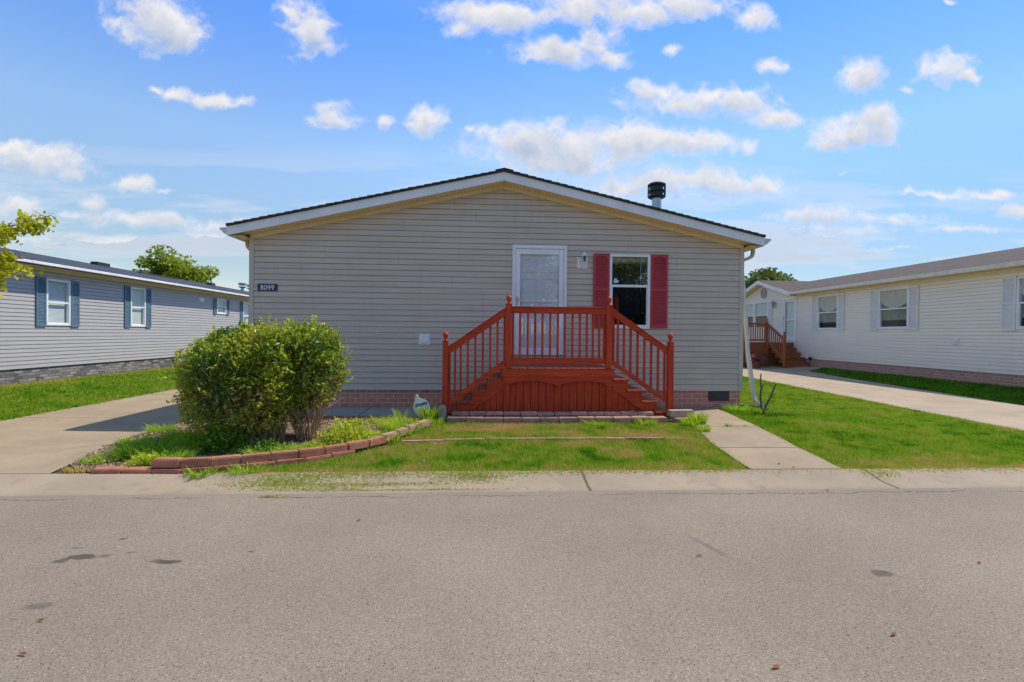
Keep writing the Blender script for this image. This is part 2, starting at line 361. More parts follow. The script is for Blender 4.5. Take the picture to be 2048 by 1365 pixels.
fine_x = np.unique(np.round(np.concatenate([[-900,-400,-150,-70,-40,-28], np.arange(-24,24.01,.5), [28,40,70,150,400,900], [-11.6,-8,-5,-4.3,4.3,8.4,11.4,13.7]]), 4))
fine_y = np.unique(np.round(np.concatenate([[-900,-300,-100,-40,-20,-10,-4,0,3,4.3,4.62,4.85,5.07], np.arange(5.2,7.7,.2), [7.6], np.arange(8,30,1.), [35,50,80,150,400,900]]), 4))
G_MAT = m_ground()
grid_sheet('ground', fine_x, fine_y, G_MAT, -.012)
A_MAT = m_asphalt()
mb = MB(); xs = [-300,-60,-20,-8,-4,0,4,8,20,60,300]
for a, b in zip(xs, xs[1:]):
    mb.quad((a,-3.4,-.114),(b,-3.4,-.114),(b,4.63,-.114),(a,4.63,-.114))
tag(mb.build('road', A_MAT, fixn=False), kind='structure')
CURB = m_concrete('kerb_concrete', (.365,.295,.215), dirt=.9, crackx=(1.01,4.015,-5.0,7.02))
mb = MB(); prof = [(4.60,-.118),(4.615,-.108),(4.70,-.106),(4.82,-.096),(4.92,-.074),(5.0,-.055),(5.05,-.050),(5.10,-.056)]
xs = [-300,-80,-30] + list(np.arange(-14,14.1,1.0)) + [30,80,300]
vs = []; nx = len(xs)
for (y, z) in prof: vs += [(x, y + (.004*math.sin(x*1.3)+.003*math.sin(x*3.1) if y < 4.65 else 0), z) for x in xs]
mb.add(vs, [(j*nx+i, j*nx+i+1, (j+1)*nx+i+1, (j+1)*nx+i) for j in range(len(prof)-1) for i in range(nx-1)])
tag(mb.build('kerb', CURB, smooth=True, fixn=False), kind='structure')
DRIVE = m_concrete('driveway_concrete', (.365,.285,.195), joints=(9.15,12.6,16.2,5.10), dirt=.5)
LEFTD = [(-8.05,5.08),(-4.2,5.08),(-4.38,5.9),(-4.6,6.6),(-4.9,7.7),(-5.0,9),(-5.0,45),(-8.05,45)]
poly_sheet('driveway', [LEFTD], DRIVE, .006)
DRIVE2 = m_concrete('pale_driveway_concrete', (.42,.335,.245), joints=(5.1,9.0,12.7,16.8,20.4), dirt=.3)
RIGHTD = [(8.1,5.08),(11.3,5.08),(11.4,9.9),(11.75,13.5),(12.1,16.5),(12.5,18.6),(13.62,19.3),(13.62,21.9),(10.8,26),(10.8,32),(9.6,32),(9.0,16.6),(8.55,11.2),(8.2,7.1)]
poly_sheet('driveway', [RIGHTD], DRIVE2, .006)
WALK = m_concrete('path_concrete', (.365,.285,.195), joints=(), dirt=.7)
def lerp2(a, b, t): return (a[0]+(b[0]-a[0])*t, a[1]+(b[1]-a[1])*t)
def wl_(y): return float(np.interp(y, [5.05,6.29,7.39,9.1], [2.81,2.93,3.17,3.2]))
def wr_(y): return float(np.interp(y, [5.04,6.77,8.67,9.1], [3.81,4.02,4.26,4.3]))
ysj = [(5.085,5.98),(6.0,7.19),(7.21,9.08)]
polys = []
for a, b in ysj:
    k = np.linspace(a, b, 6); polys.append([(wl_(y)+.006*math.sin(y*9), y) for y in k] + [(wr_(y)+.01*math.sin(y*7), y) for y in k[::-1]])
poly_sheet('path', polys, WALK, .012, thick=.05)
SLAB = m_concrete('patio_concrete', (.36,.34,.30), joints=(), dirt=.6, crackx=(-2.0,-3.2))
poly_sheet('patio', [[(-4.12,7.98),(3.16,7.98),(3.16,9.08),(-4.12,9.08)]], SLAB, .010, thick=.04)

# ------------------------------------------------------------------ materials for things
def m_siding(name, c, grime=.10, dirtcol=(.30,.24,.17), streak=.25):
    t = NT(name); p = t.pos((.35,.35,6)); q = t.pos(); a = t.noise(p, 2.2, 6, .6); b = t.noise(q, .8, 5, .6)
    base = t.mix(t.rng(a, .3, .7), mul(c, 1-grime), mul(c, 1+grime*.7))
    s = t.noise(t.pos((7,7,.5)), 1.2, 6, .65); base = t.mix(t.rng(s, .52, .78, 0, streak), base, t.mix(.5, c, dirtcol))
    base = t.mix(t.rng(b, .4, .7, 0, .18), base, mul(c, 1.12))
    t.bump(t.math('ADD', t.math('MULTIPLY', t.noise(t.pos((1,1,12)), 30, 4, .6), .1), t.noise(t.pos((1,1,3)), 2.2, 3, .5)), .35, .012)
    return t.out(base, .5, .35)
SID = m_siding('taupe_vinyl_siding', (.575,.49,.40), .10, streak=.36)
SEAM = simple('siding_seam', (.22,.19,.16), .7)
SIDL = m_siding('grey_vinyl_siding', (.44,.43,.425), .06)
SIDR = m_siding('cream_vinyl_siding', (.90,.82,.69), .05, streak=.10)
def m_brick(name, c1, c2, mortar, bw, rh, axis='X', msize=.008, bump=.6):
    t = NT(name); g = t.new('ShaderNodeNewGeometry'); sx = t.new('ShaderNodeSeparateXYZ'); t.l.new(g.outputs['Position'], sx.inputs[0])
    cm = t.new('ShaderNodeCombineXYZ'); t.l.new(sx.outputs[axis], cm.inputs[0]); t.l.new(sx.outputs['Z'], cm.inputs[1])
    b = t.new('ShaderNodeTexBrick'); t.l.new(cm.outputs[0], b.inputs['Vector']); b.inputs['Scale'].default_value = 1
    b.inputs['Color1'].default_value = c1+(1,); b.inputs['Color2'].default_value = c2+(1,); b.inputs['Mortar'].default_value = mortar+(1,)
    b.inputs['Mortar Size'].default_value = msize; b.inputs['Mortar Smooth'].default_value = .2; b.inputs['Brick Width'].default_value = bw; b.inputs['Row Height'].default_value = rh; b.inputs['Bias'].default_value = 0
    n = t.noise(cm.outputs[0], 22, 5, .65); c = t.mix(t.rng(n, .4, .7, 0, .35), b.outputs['Color'], mul(c1, 1.35))
    hgt = t.math('ADD', t.math('MULTIPLY', b.outputs['Fac'], -1.0), t.math('MULTIPLY', n, .3)); t.bump(hgt, bump, .008)
    return t.out(c, .85, .2)
BRK = m_brick('red_brick_skirting', (.64,.255,.175), (.50,.19,.135), (.66,.49,.40), .19, .0845)
BRKR = m_brick('pink_brick_skirting', (.52,.30,.23), (.42,.225,.17), (.58,.46,.39), .19, .08, 'Y')
STN = m_brick('grey_stone_skirting', (.34,.32,.29), (.075,.08,.09), (.10,.10,.105), .24, .075, 'Y', .007, .9)
def m_shingle(name, c1, c2):
    t = NT(name); p = t.pos(); a = t.noise(t.pos((1,1,1)), 3, 5, .6); n = t.noise(p, 50, 4, .7)
    g = t.new('ShaderNodeNewGeometry'); sx = t.new('ShaderNodeSeparateXYZ'); t.l.new(g.outputs['Position'], sx.inputs[0])
    cm = t.new('ShaderNodeCombineXYZ'); t.l.new(sx.outputs['Y'], cm.inputs[0]); t.l.new(sx.outputs['X'], cm.inputs[1])
    b = t.new('ShaderNodeTexBrick'); t.l.new(cm.outputs[0], b.inputs['Vector']); b.inputs['Scale'].default_value = 1
    b.inputs['Color1'].default_value = c1+(1,); b.inputs['Color2'].default_value = c2+(1,); b.inputs['Mortar'].default_value = mul(c1, .4)+(1,)
    b.inputs['Mortar Size'].default_value = .006; b.inputs['Brick Width'].default_value = .3; b.inputs['Row Height'].default_value = .14
    c = t.mix(t.rng(n, .35, .7), b.outputs['Color'], mul(c2, 1.3)); c = t.mix(t.rng(a, .3, .7, 0, .4), c, c1)
    t.bump(n, .6, .006); return t.out(c, .9, .2)
SHG = m_shingle('dark_shingle', (.035,.032,.034), (.07,.062,.06))
SHL = m_shingle('blue_grey_shingle', (.025,.034,.050), (.07,.082,.105))
SHR = m_shingle('brown_shingle', (.062,.050,.044), (.12,.096,.085))
WHITE = simple('white_trim', (.84,.86,.88), .38, .05, 3, fine=.03)
FASC = simple('white_fascia', (.84,.84,.85), .4, .07, 2.5, fine=.05)
WCREAM = simple('cream_trim', (.86,.72,.47), .5, .06, 3)
def m_soffit():
    t = NT('perforated_soffit'); g = t.new('ShaderNodeNewGeometry'); sx = t.new('ShaderNodeSeparateXYZ'); t.l.new(g.outputs['Position'], sx.inputs[0])
    w = t.math('FRACT', t.math('MULTIPLY', sx.outputs['X'], 9.5)); l = t.rng(w, .0, .10, .75, 0)
    yb = t.math('FRACT', t.math('MULTIPLY', sx.outputs['Y'], 24)); n = t.noise(t.pos(), 9, 4, .6)
    c = t.mix(t.rng(n, .3, .7), (.84,.66,.38), (.92,.76,.48)); c = t.mix(l, c, (.30,.19,.09))
    d = t.math('MULTIPLY', t.rng(w, .45, .5), t.rng(w, .6, .65, 1, 0)); d = t.math('MULTIPLY', d, t.rng(yb, .5, .6)); c = t.mix(t.math('MULTIPLY', d, .6), c, (.15,.09,.05))
    return t.out(c, .6, .2)
SOFF = m_soffit()
POST = simple('taupe_trim', (.58,.505,.42), .5, .06, 3)
def m_wood(name, c, axis=2, rough=.55, dark=.5, worn=.2):
    t = NT(name); st = [(1,1,1),(1,1,1),(1,1,1)][0]; sc = [14,14,14]; sc[axis] = .9
    oi = t.new('ShaderNodeObjectInfo'); p = t.pos(tuple(sc)); ad = t.new('ShaderNodeVectorMath', operation='ADD'); t.l.new(p, ad.inputs[0]); t.l.new(oi.outputs['Random'], ad.inputs[1])
    a = t.noise(ad.outputs[0], 2.5, 6, .65, .6); b = t.noise(t.pos(), 3.2, 4, .6)
    base = t.mix(t.rng(a, .3, .7), mul(c, dark), mul(c, 1.12)); base = t.mix(t.rng(b, .35, .7, 0, .3), base, mul(c, .8))
    base = t.mix(t.rng(a, .70, .80, 0, worn), base, (c[0]*1.25, c[1]*2.2, c[2]*2.6))
    v = t.rng(oi.outputs['Random'], 0, 1, .93, 1.07, False); cm = t.new('ShaderNodeCombineXYZ')
    for i in range(3): t.l.new(v, cm.inputs[i])
    base = t.mix(1.0, base, cm.outputs[0], 'MULTIPLY'); t.bump(a, .25, .003); return t.out(base, rough, .35)
RED = (.62,.058,.013)
WOODZ = m_wood('red_stained_wood_upright', RED, 2); WOODX = m_wood('red_stained_wood_level', RED, 0)
WOODY = m_wood('red_stained_boards', (.50,.085,.035), 1, worn=.3)
ORG = (.40,.135,.05); OWZ = m_wood('orange_cedar_upright', ORG, 2); OWX = m_wood('orange_cedar_level', ORG, 0)
SHUT = simple('burgundy_shutter', (.47,.045,.055), .45, .07, 4)
SHUTL = simple('slate_blue_shutter', (.115,.20,.275), .5, .08, 4)
SHUTR = simple('white_shutter', (.82,.80,.77), .5, .04, 4)
NAVY = simple('navy_enamel', (.006,.03,.085), .35, .05, 4)
SIGNW = simple('reflective_digits', (.86,.90,.96), .4, .04, 10)
BLK = simple('black_metal', (.02,.022,.026), .45, .2, 8)
GALV = simple('galvanised_steel', (.42,.50,.55), .35, .15, 9, metal=.7)
ALU = simple('aluminium_gutter', (.55,.57,.60), .35, .08, 5, metal=.25)
STEEL = simple('brushed_nickel', (.6,.58,.55), .3, .05, 9, metal=1)
BLOCK = simple('red_concrete_block', (.44,.18,.115), .88, .18, 9, bump=.6, bscale=90, per_obj=.14, fine=.16)
BLOCKG = simple('weathered_pink_block', (.50,.29,.225), .9, .22, 9, bump=.6, bscale=80, per_obj=.16, fine=.16)
BLOCKD = simple('brown_block', (.40,.235,.165), .9, .22, 9, bump=.6, bscale=80, per_obj=.15, fine=.16)
DOORW = simple('white_painted_door', (.84,.85,.86), .45, .04, 3)
DARKIN = simple('dark_interior', (.03,.035,.045), .9, .3, 3)
def m_room():
    t = NT('cluttered_dim_room'); p = t.pos(); a = t.noise(p, 9, 6, .7, 1.2); b = t.noise(p, 3, 3, .5)
    c = t.mix(t.rng(a, .5, .68), (.10,.12,.16), (.50,.48,.46)); c = t.mix(t.rng(b, .35, .6), (.09,.10,.14), c); return t.out(c, .9, .1)
ROOMB = m_room()
BLIND = simple('pale_green_blind', (.68,.76,.72), .6, .06, 5)
BLINDC = simple('cream_blind', (.62,.58,.47), .6, .06, 5)
CURT = simple('white_curtain', (.7,.7,.68), .7, .05, 5)
GREENP = simple('green_plastic', (.01,.10,.07), .4)
VENTM = simple('dark_vent', (.075,.06,.065), .7, .2, 20)
MULCH_S = simple('bed_soil', (.27,.19,.135), .95, .4, 7, bump=1.0, bscale=45, fine=.3)
TERRA = simple('clay_pot', (.25,.10,.05), .8)
def m_glass(name, refl=1.0, tintc=(.93,.96,.97)):
    t = NT(name); t.n.remove(t.b); tr = t.new('ShaderNodeBsdfTransparent'); tr.inputs[0].default_value = tintc+(1,)
    gl = t.new('ShaderNodeBsdfGlossy'); gl.inputs['Roughness'].default_value = .01
    bm = t.new('ShaderNodeBump'); bm.inputs['Strength'].default_value = .04; bm.inputs['Distance'].default_value = .02; t.l.new(t.noise(t.pos(), 2.5, 2, .5), bm.inputs['Height']); t.l.new(bm.outputs[0], gl.inputs['Normal'])
    gm = t.new('ShaderNodeNewGeometry'); dt = t.new('ShaderNodeVectorMath', operation='DOT_PRODUCT'); t.l.new(gm.outputs['Normal'], dt.inputs[0]); t.l.new(gm.outputs['Incoming'], dt.inputs[1])
    om = t.math('SUBTRACT', 1.0, t.math('ABSOLUTE', dt.outputs['Value'])); k = t.math('MULTIPLY', t.math('ADD', t.math('MULTIPLY', t.math('POWER', om, 5.0), .92), .042), 1.9*refl, clamp=True)
    mxs = t.new('ShaderNodeMixShader'); t.l.new(k, mxs.inputs[0]); t.l.new(tr.outputs[0], mxs.inputs[1]); t.l.new(gl.outputs[0], mxs.inputs[2])
    t.l.new(mxs.outputs[0], t.n['Material Output'].inputs[0]); return t.m
GLASS = m_glass('window_glass', .6); GLASSF = m_glass('front_window_glass', 4.2); GLASSD = m_glass('window_glass_bright', .5); SCREEN = m_glass('insect_screen_glass', .5, (.45,.47,.5))
def m_leaf(name, ramp, transl=.35, rough=.45, spec=.4):
    t = NT(name); a = t.new('ShaderNodeAttribute'); a.attribute_name = 'tone'
    cr = t.new('ShaderNodeValToRGB'); t.l.new(a.outputs['Fac'], cr.inputs[0]); e = cr.color_ramp.elements
    e[0].position = ramp[0][0]; e[0].color = ramp[0][1]+(1,); e[1].position = ramp[-1][0]; e[1].color = ramp[-1][1]+(1,)
    for p, c in ramp[1:-1]: q = e.new(p); q.color = c+(1,)
    t.l.new(cr.outputs[0], t.b.inputs['Base Color']); t.b.inputs['Roughness'].default_value = rough; t.b.inputs['Specular IOR Level'].default_value = spec
    tl = t.new('ShaderNodeBsdfTranslucent'); br = t.mix(1.0, cr.outputs[0], (1.5,1.45,.7), 'MULTIPLY'); t.l.new(br, tl.inputs[0])
    m = t.new('ShaderNodeMixShader'); m.inputs[0].default_value = transl; t.l.new(t.b.outputs[0], m.inputs[1]); t.l.new(tl.outputs[0], m.inputs[2]); t.l.new(m.outputs[0], t.n['Material Output'].inputs[0]); return t.m
GRASS = m_leaf('lawn_blades', [(0,(.56,.40,.20)),(.2,(.42,.36,.11)),(.38,(.32,.42,.03)),(.6,(.17,.37,.006)),(.8,(.10,.27,.006)),(1,(.04,.13,.010))], .35, .6, .2)
HEDGE = m_leaf('privet_leaves', [(0,(.46,.28,.12)),(.12,(.48,.46,.07)),(.35,(.36,.46,.04)),(.55,(.18,.30,.03)),(.8,(.08,.17,.03)),(1,(.04,.10,.035))], .42, .38, .6)
LIME = m_leaf('lime_leaves', [(0,(.66,.42,.03)),(.3,(.60,.54,.03)),(.65,(.46,.48,.025)),(1,(.22,.30,.02))], .45, .45)
TREEL = m_leaf('tree_leaves', [(0,(.44,.46,.03)),(.5,(.26,.34,.03)),(1,(.10,.17,.02))], .4, .5)
TREED = m_leaf('dark_tree_leaves', [(0,(.22,.26,.07)),(.5,(.11,.16,.04)),(1,(.04,.07,.02))], .3, .5)
WEED = m_leaf('weed_blades', [(0,(.56,.58,.06)),(.4,(.32,.50,.03)),(.75,(.15,.32,.02)),(1,(.05,.15,.02))], .4, .5)
DRY = m_leaf('dry_twigs_and_chips', [(0,(.56,.40,.27)),(.35,(.44,.29,.20)),(.6,(.28,.17,.12)),(.85,(.11,.075,.06)),(1,(.60,.50,.41))], .0, .9, .1)
PETAL = m_leaf('petunia_petals', [(0,(.62,.10,.38)),(.5,(.45,.04,.30)),(1,(.10,.19,.03))], .3, .6)
BARK = simple('bark', (.17,.12,.085), .9, .3, 12, bump=.8, bscale=40)
TWIG = simple('tan_twigs', (.44,.29,.165), .85, .3, 12)
FALLEN = simple('dead_leaf', (.33,.13,.045), .8, .3, 20)

def mesh_np(name, V, F4, tone, mat, parent=None, tri=False):
    n = len(V); k = 3 if tri else 4; nf = len(F4)
    V = np.asarray(V, np.float64); c = (V.min(0)+V.max(0))/2
    if parent is None: c[2] = V[:, 2].min()
    me = bpy.data.meshes.new(name); me.vertices.add(n); me.vertices.foreach_set('co', (V-c).astype(np.float32).ravel())
    me.loops.add(nf*k); me.loops.foreach_set('vertex_index', np.asarray(F4, np.int32).ravel()); me.polygons.add(nf)
    me.polygons.foreach_set('loop_start', np.arange(0, nf*k, k, dtype=np.int32))
    try: me.polygons.foreach_set('loop_total', np.full(nf, k, np.int32))
    except Exception: pass
    at = me.attributes.new('tone', 'FLOAT', 'POINT'); at.data.foreach_set('value', np.clip(tone, 0, 1).astype(np.float32))
    me.materials.append(mat); me.update(calc_edges=True); me.validate()
    o = bpy.data.objects.new(name, me); COL.objects.link(o); WLOC[o.name] = Vector(c)
    if parent: o.parent = parent; o.location = Vector(c)-world_loc(parent)
    else: o.location = c
    return o
def unit(a): return a/np.maximum(np.linalg.norm(a, axis=1, keepdims=True), 1e-9)
def leaf_geo(C, D, size, wid=.45, fold=.25):
    """C centres, D directions, size per leaf -> verts, quads (folded diamond leaves)"""
    n = len(C); D = unit(D); rnd = unit(rng.normal(size=(n, 3))); Sd = unit(np.cross(D, rnd)); N = np.cross(D, Sd); s = np.asarray(size).reshape(-1, 1)
    a = C-D*s*.5; b = C+Sd*s*wid*.5+N*s*fold*.3; c = C+D*s*.5-N*s*.1; d = C-Sd*s*wid*.5+N*s*fold*.3
    V = np.stack([a, b, c, d], 1).reshape(-1, 3); F = np.arange(4*n).reshape(n, 4); return V, F
def vnoise(P, scale, seed=0):
    """cheap smooth 3-D value noise 0..1"""
    r = np.random.default_rng(seed); T = r.random((32, 32, 32)); Q = np.asarray(P)*scale+100.3; I = np.floor(Q).astype(int); f = Q-I; f = f*f*(3-2*f); out = 0
    for dx in (0,1):
        for dy in (0,1):
            for dz in (0,1):
                w = (f[:,0] if dx else 1-f[:,0])*(f[:,1] if dy else 1-f[:,1])*(f[:,2] if dz else 1-f[:,2])
                out = out + w*T[(I[:,0]+dx) % 32, (I[:,1]+dy) % 32, (I[:,2]+dz) % 32]
    return out
def inpoly(x, y, poly):
    c = np.zeros(len(x), bool); j = len(poly)-1
    for i in range(len(poly)):
        xi, yi = poly[i]; xj, yj = poly[j]
        if yi != yj: c ^= ((yi > y) != (yj > y)) & (x < (xj-xi)*(y-yi)/(yj-yi)+xi)
        j = i
    return c
def sample_poly(poly, n, bias=0):
    P = np.array(poly); lo = P.min(0); hi = P.max(0); X = []; Y = []; k = 0
    while k < n:
        x = rng.uniform(lo[0], hi[0], n*2); t = rng.random(n*2)
        if bias:     # density ~ 1/(Y)^2: constant on the picture
            y = 1/(1/lo[1]-t*(1/lo[1]-1/hi[1]))
        else: y = lo[1]+(hi[1]-lo[1])*t
        m = inpoly(x, y, poly); X.append(x[m]); Y.append(y[m]); k += m.sum()
    return np.concatenate(X)[:n], np.concatenate(Y)[:n]
def grass(name, poly, n, hgt, wid, tonef, label, bias=1, off=0.0, lean=1.0, edge=None, mat=None, extra=None):
    x, y = sample_poly(poly, n, bias)
    if edge is not None:          # ragged rim
        x = x+rng.normal(0, edge, n); y = y+rng.normal(0, edge, n)
    if extra is not None: x = np.concatenate([x, extra[0]]); y = np.concatenate([y, extra[1]])
    n = len(x); z = H(x, y)+off-.012
    d = np.maximum(y, 4); sc = np.clip(d/6, .8, 3.2) if bias else np.ones(n)
    a = rng.uniform(0, 2*np.pi, n); hh = hgt*rng.uniform(.45, 1.25, n); w = wid*sc*rng.uniform(.6, 1.3, n)
    hh = hh*(.6+.8*vnoise(np.stack([x, y, 0*x], 1), 3.1, 5))
    l = rng.normal(0, lean, n)*hh; b = rng.uniform(0, 2*np.pi, n)
    P1 = np.stack([x+np.cos(a)*w/2, y+np.sin(a)*w/2, z], 1); P2 = np.stack([x-np.cos(a)*w/2, y-np.sin(a)*w/2, z], 1)
    P3 = np.stack([x+np.cos(b)*l, y+np.sin(b)*l, z+hh+.012], 1)
    V = np.stack([P1, P2, P3], 1).reshape(-1, 3); F = np.arange(3*n).reshape(n, 3)
    tn = tonef(x, y)+rng.normal(0, .17, n)+.45*(vnoise(np.stack([x, y, 0*x], 1), 14, 9)-.5)+.22*(vnoise(np.stack([x, y, 0*x], 1), 4.5, 12) > .66)
    o = mesh_np(name, V, F, np.repeat(tn, 3), mat or GRASS, tri=True)
    return tag(o, label, 'grass', kind='stuff')

# ------------------------------------------------------------------ building helpers
def cut(intervals, a, b):
    out = []
    for (p, q) in intervals:
        if b <= p or a >= q: out.append((p, q)); continue
        if a > p: out.append((p, a))
        if b < q: out.append((b, q))
    return out
def siding(F, s0, s1, z0, z1, holes, exposure=.1016, gable=None, seams=0, proud=.016):
    """lapped courses; gable=(s_peak, slope, z_peak): narrows above the eave"""
    mb = MB(F); ztop = gable[2] if gable else z1; z = z0; i = 0
    def ext(zz):
        if not gable: return s0, s1
        sp, sl, zp = gable; w = (zp-zz)/sl; return max(s0, sp-w), min(s1, sp+w)
    while z < ztop-.004:
        zt = min(z+exposure, ztop)
        br = sorted({z, zt} | {q for hh in holes for q in (hh[2], hh[3]) if z < q < zt} | ({z1} if gable and z < z1 < zt else set()))
        zg = zt-.0065 if zt-z > .05 else zt
        br = sorted(set(br) | ({zg} if zg < zt else set()))
        nf = lambda q: proud-(proud-.004)*(q-z)/exposure
        for a, b in zip(br, br[1:]):
            la, ra = ext(a); lb, rb = ext(b); iv = [(la, ra)]
            for hh in holes:
                if hh[2] < (a+b)/2 < hh[3]: iv = cut(iv, hh[0], hh[1])
            for (p, q) in iv:
                pb = lb if p == la else p; qb = rb if q == ra else q
                if qb <= pb: continue
                gr = a >= zg-1e-6 and zg < zt; na, nb_ = (-.014, -.014) if gr else (nf(a), nf(b))
                mb.k = 0; mb.quad((p, na, a), (q, na, a), (qb, nb_, b), (pb, nb_, b))
                if a == z: mb.quad((p, nf(a), a), (q, nf(a), a), (q, -.0145, a+.0005), (p, -.0145, a+.0005))
        if seams and i % 2 == 0:
            la, ra = ext(zt+exposure)
            for k in range(seams):
                s = random.uniform(la, ra)
                if any(hh[0]-.02 < s < hh[1]+.02 and hh[2] < z+.2 and hh[3] > z for hh in holes) or ra-la < 1: continue
                for q in (0, 1):
                    a = z+q*exposure+.003; b = z+(q+1)*exposure-.001
                    if b > ztop-.1: continue
                    mb.k = 1; mb.add([(s, proud*1.0+.0006, a), (s+.003, proud+.0006, a), (s+.003, .0050, b), (s, .0050, b)], [(0,1,2,3)])
        z = zt; i += 1
    return mb
def shutter(F, parent, s0, s1, z0, z1, mat, arch=True, mid=.52, n0=.016):
    mb = MB(F); t = .042; w = s1-s0; zm = z0+(z1-z0)*mid
    mb.box(s0, s1, n0, n0+.008, z0, z1)
    mb.box(s0, s0+t, n0+.008, n0+.030, z0, z1); mb.box(s1-t, s1, n0+.008, n0+.030, z0, z1)
    mb.box(s0+t, s1-t, n0+.008, n0+.029, z0, z0+.07); mb.box(s0+t, s1-t, n0+.008, n0+.029, zm-.028, zm+.028)
    if arch:
        pts = [(s0+t, z1), (s0+t, z1-.085)]; k = 8
        for i in range(k+1):
            a = i/k; pts.append((s0+t+(w-2*t)*a, z1-.085+.042*math.sin(math.pi*a)**.7 if 0 < a < 1 else z1-.085))
        pts += [(s1-t, z1)]; mb.prism(pts, n0+.008, n0+.029)
    else: mb.box(s0+t, s1-t, n0+.008, n0+.029, z1-.06, z1)
    for a, b in ((z0+.07, zm-.028), (zm+.028, z1-(.05 if arch else .06))):
        k = max(3, int((b-a)/.036)); st = (b-a)/k
        for i in range(k):
            z = a+i*st
            mb.add([(s0+t, n0+.028, z+.006), (s1-t, n0+.028, z+.006), (s1-t, n0+.010, z+st), (s0+t, n0+.010, z+st), (s0+t, n0+.008, z+.002), (s1-t, n0+.008, z+.002)], [(0,1,2,3),(0,1,5,4)])
    return mb.build('shutter', mat, parent, fixn=False)
def window(F, parent, s0, s1, z0, z1, blind, zm=None, valance=False, fw_=.045, glass=None, depth=.09, lowdark=False, blind_to=None, frame=None):
    frame = frame or WHITE; zm = zm or (z0+z1)/2; e = .004
    mb = MB(F)
    for a in ((s0, s1, z1-fw_, z1), (s0, s1, z0, z0+fw_), (s0, s0+fw_, z0+fw_, z1-fw_), (s1-fw_, s1, z0+fw_, z1-fw_)):
        mb.box(a[0], a[1], .0, .040, a[2], a[3])
    # jambs of the recess
    jd = min(depth, .05)
    for a in ((s0+fw_-.01, s0+fw_, z0+fw_, z1-fw_), (s1-fw_, s1-fw_+.01, z0+fw_, z1-fw_)): mb.box(a[0], a[1], -jd, .0, a[2], a[3])
    mb.box(s0+fw_, s1-fw_, -jd, .0, z1-fw_, z1-fw_+.01); mb.box(s0+fw_, s1-fw_, -jd, 0, z0+fw_-.01, z0+fw_)
    w = mb.build('window', frame, parent, bevel=.003)
    mb = MB(F); mb.box(s0+fw_, s1-fw_, .002, .030, zm-.022, zm+.022); mb.box(s0+fw_, s0+fw_+.018, -.004, .018, z0+fw_, zm-.022)
    mb.box(s1-fw_-.018, s1-fw_, -.004, .018, z0+fw_, zm-.022); mb.box(s0+fw_+.018, s1-fw_-.018, -.004, .018, z0+fw_, z0+fw_+.025)
    mb.build('sash', frame, w)
    mb = MB(F); mb.quad((s0+fw_, .012, zm+.022), (s1-fw_, .012, zm+.022), (s1-fw_, .012, z1-fw_), (s0+fw_, .012, z1-fw_)); mb.build('pane', glass or GLASS, w, fixn=False)
    mb = MB(F); mb.quad((s0+fw_+.018, .003, z0+fw_+.025), (s1-fw_-.018, .003, z0+fw_+.025), (s1-fw_-.018, .003, zm-.022), (s0+fw_+.018, .003, zm-.022)); mb.build('pane', SCREEN if lowdark else (glass or GLASS), w, fixn=False)
    if blind:
        mb = MB(F); zb = blind_to if blind_to else z0+fw_; n = int((z1-fw_-zb)/.032)
        for i in range(n):
            z = z1-fw_-(i+1)*.032
            mb.add([(s0+fw_, -.050, z), (s1-fw_, -.050, z), (s1-fw_, -.062, z+.034), (s0+fw_, -.062, z+.034)], [(0,1,2,3)])
        mb.build('blind', blind, w, fixn=False)
    mb = MB(F); mb.box(s0-.0, s1+.0, -depth-.02, -depth, z0, z1)
    if depth > jd:
        mb.box(s0, s0+.02, -depth, -jd, z0, z1); mb.box(s1-.02, s1, -depth, -jd, z0, z1); mb.box(s0+.02, s1-.02, -depth, -jd, z1-.02, z1); mb.box(s0+.02, s1-.02, -depth, -jd, z0, z0+.02)
    mb.build('dark_room', ROOMB if lowdark else DARKIN, w)
    return w

# ================================================================== main house
XW0, XW1, YF, ZB = -4.13, 4.83, 9.1, .337
PK = .34; SL = .224; ZP = 4.224
home = thing('manufactured_home', (PK, YF, 0), 'wide taupe sided single storey home with a low gable, red shutters and dark shingles', 'house')
F = FY(YF); YB = 26.0
DH = (.56,1.465,.99,2.92); WH = (2.345,3.015,1.50,2.785)
siding(F, XW0, XW1, ZB, 2.95, [DH, WH], gable=(PK, SL, 4.02), seams=2).build('wall', [SID, SEAM], home, fixn=False)
mb = MB(); mb.box(XW0+.004, XW0+.03, YF+.02, YB, ZB, 2.96); mb.box(XW1-.03, XW1-.004, YF+.02, YB, ZB, 2.96); mb.box(XW0, XW1, YB-.03, YB, ZB, 2.96)
mb.build('backing_wall', SID, home)
siding(FXp(XW1), YF+.05, YB, ZB, 2.93, []).build('side_wall', [SID, SEAM], home, fixn=False)
siding(FXm(XW0), YF+.05, YB, ZB, 2.93, []).build('side_wall', [SID, SEAM], home, fixn=False)
mb = MB(); mb.box(XW0, XW1, YF+.02, YB, ZB+.02, ZB+.05); mb.build('floor_deck', DARKIN, home)
for a, b in ((XW0-.012, XW0+.07), (XW1-.065, XW1+.015)):
    mb = MB(); mb.box(a, b, YF-.024, YF+.07, ZB-.02, 2.985); mb.build('corner_post', POST, home, bevel=.004)
mb = MB(); mb.box(XW0+.02, XW1-.02, YF+.012, YF+.06, -.02, ZB); mb.box(XW1-.08, XW1-.02, YF+.06, YB, -.02, ZB); mb.box(XW0+.02, XW0+.08, YF+.06, YB, -.2, ZB)
mb.build('brick_skirting', BRK, home)
mb = MB(); mb.box(XW0+.07, XW1-.065, YF-.022, YF+.002, ZB-.022, ZB+.006); mb.build('starter_strip', POST, home)
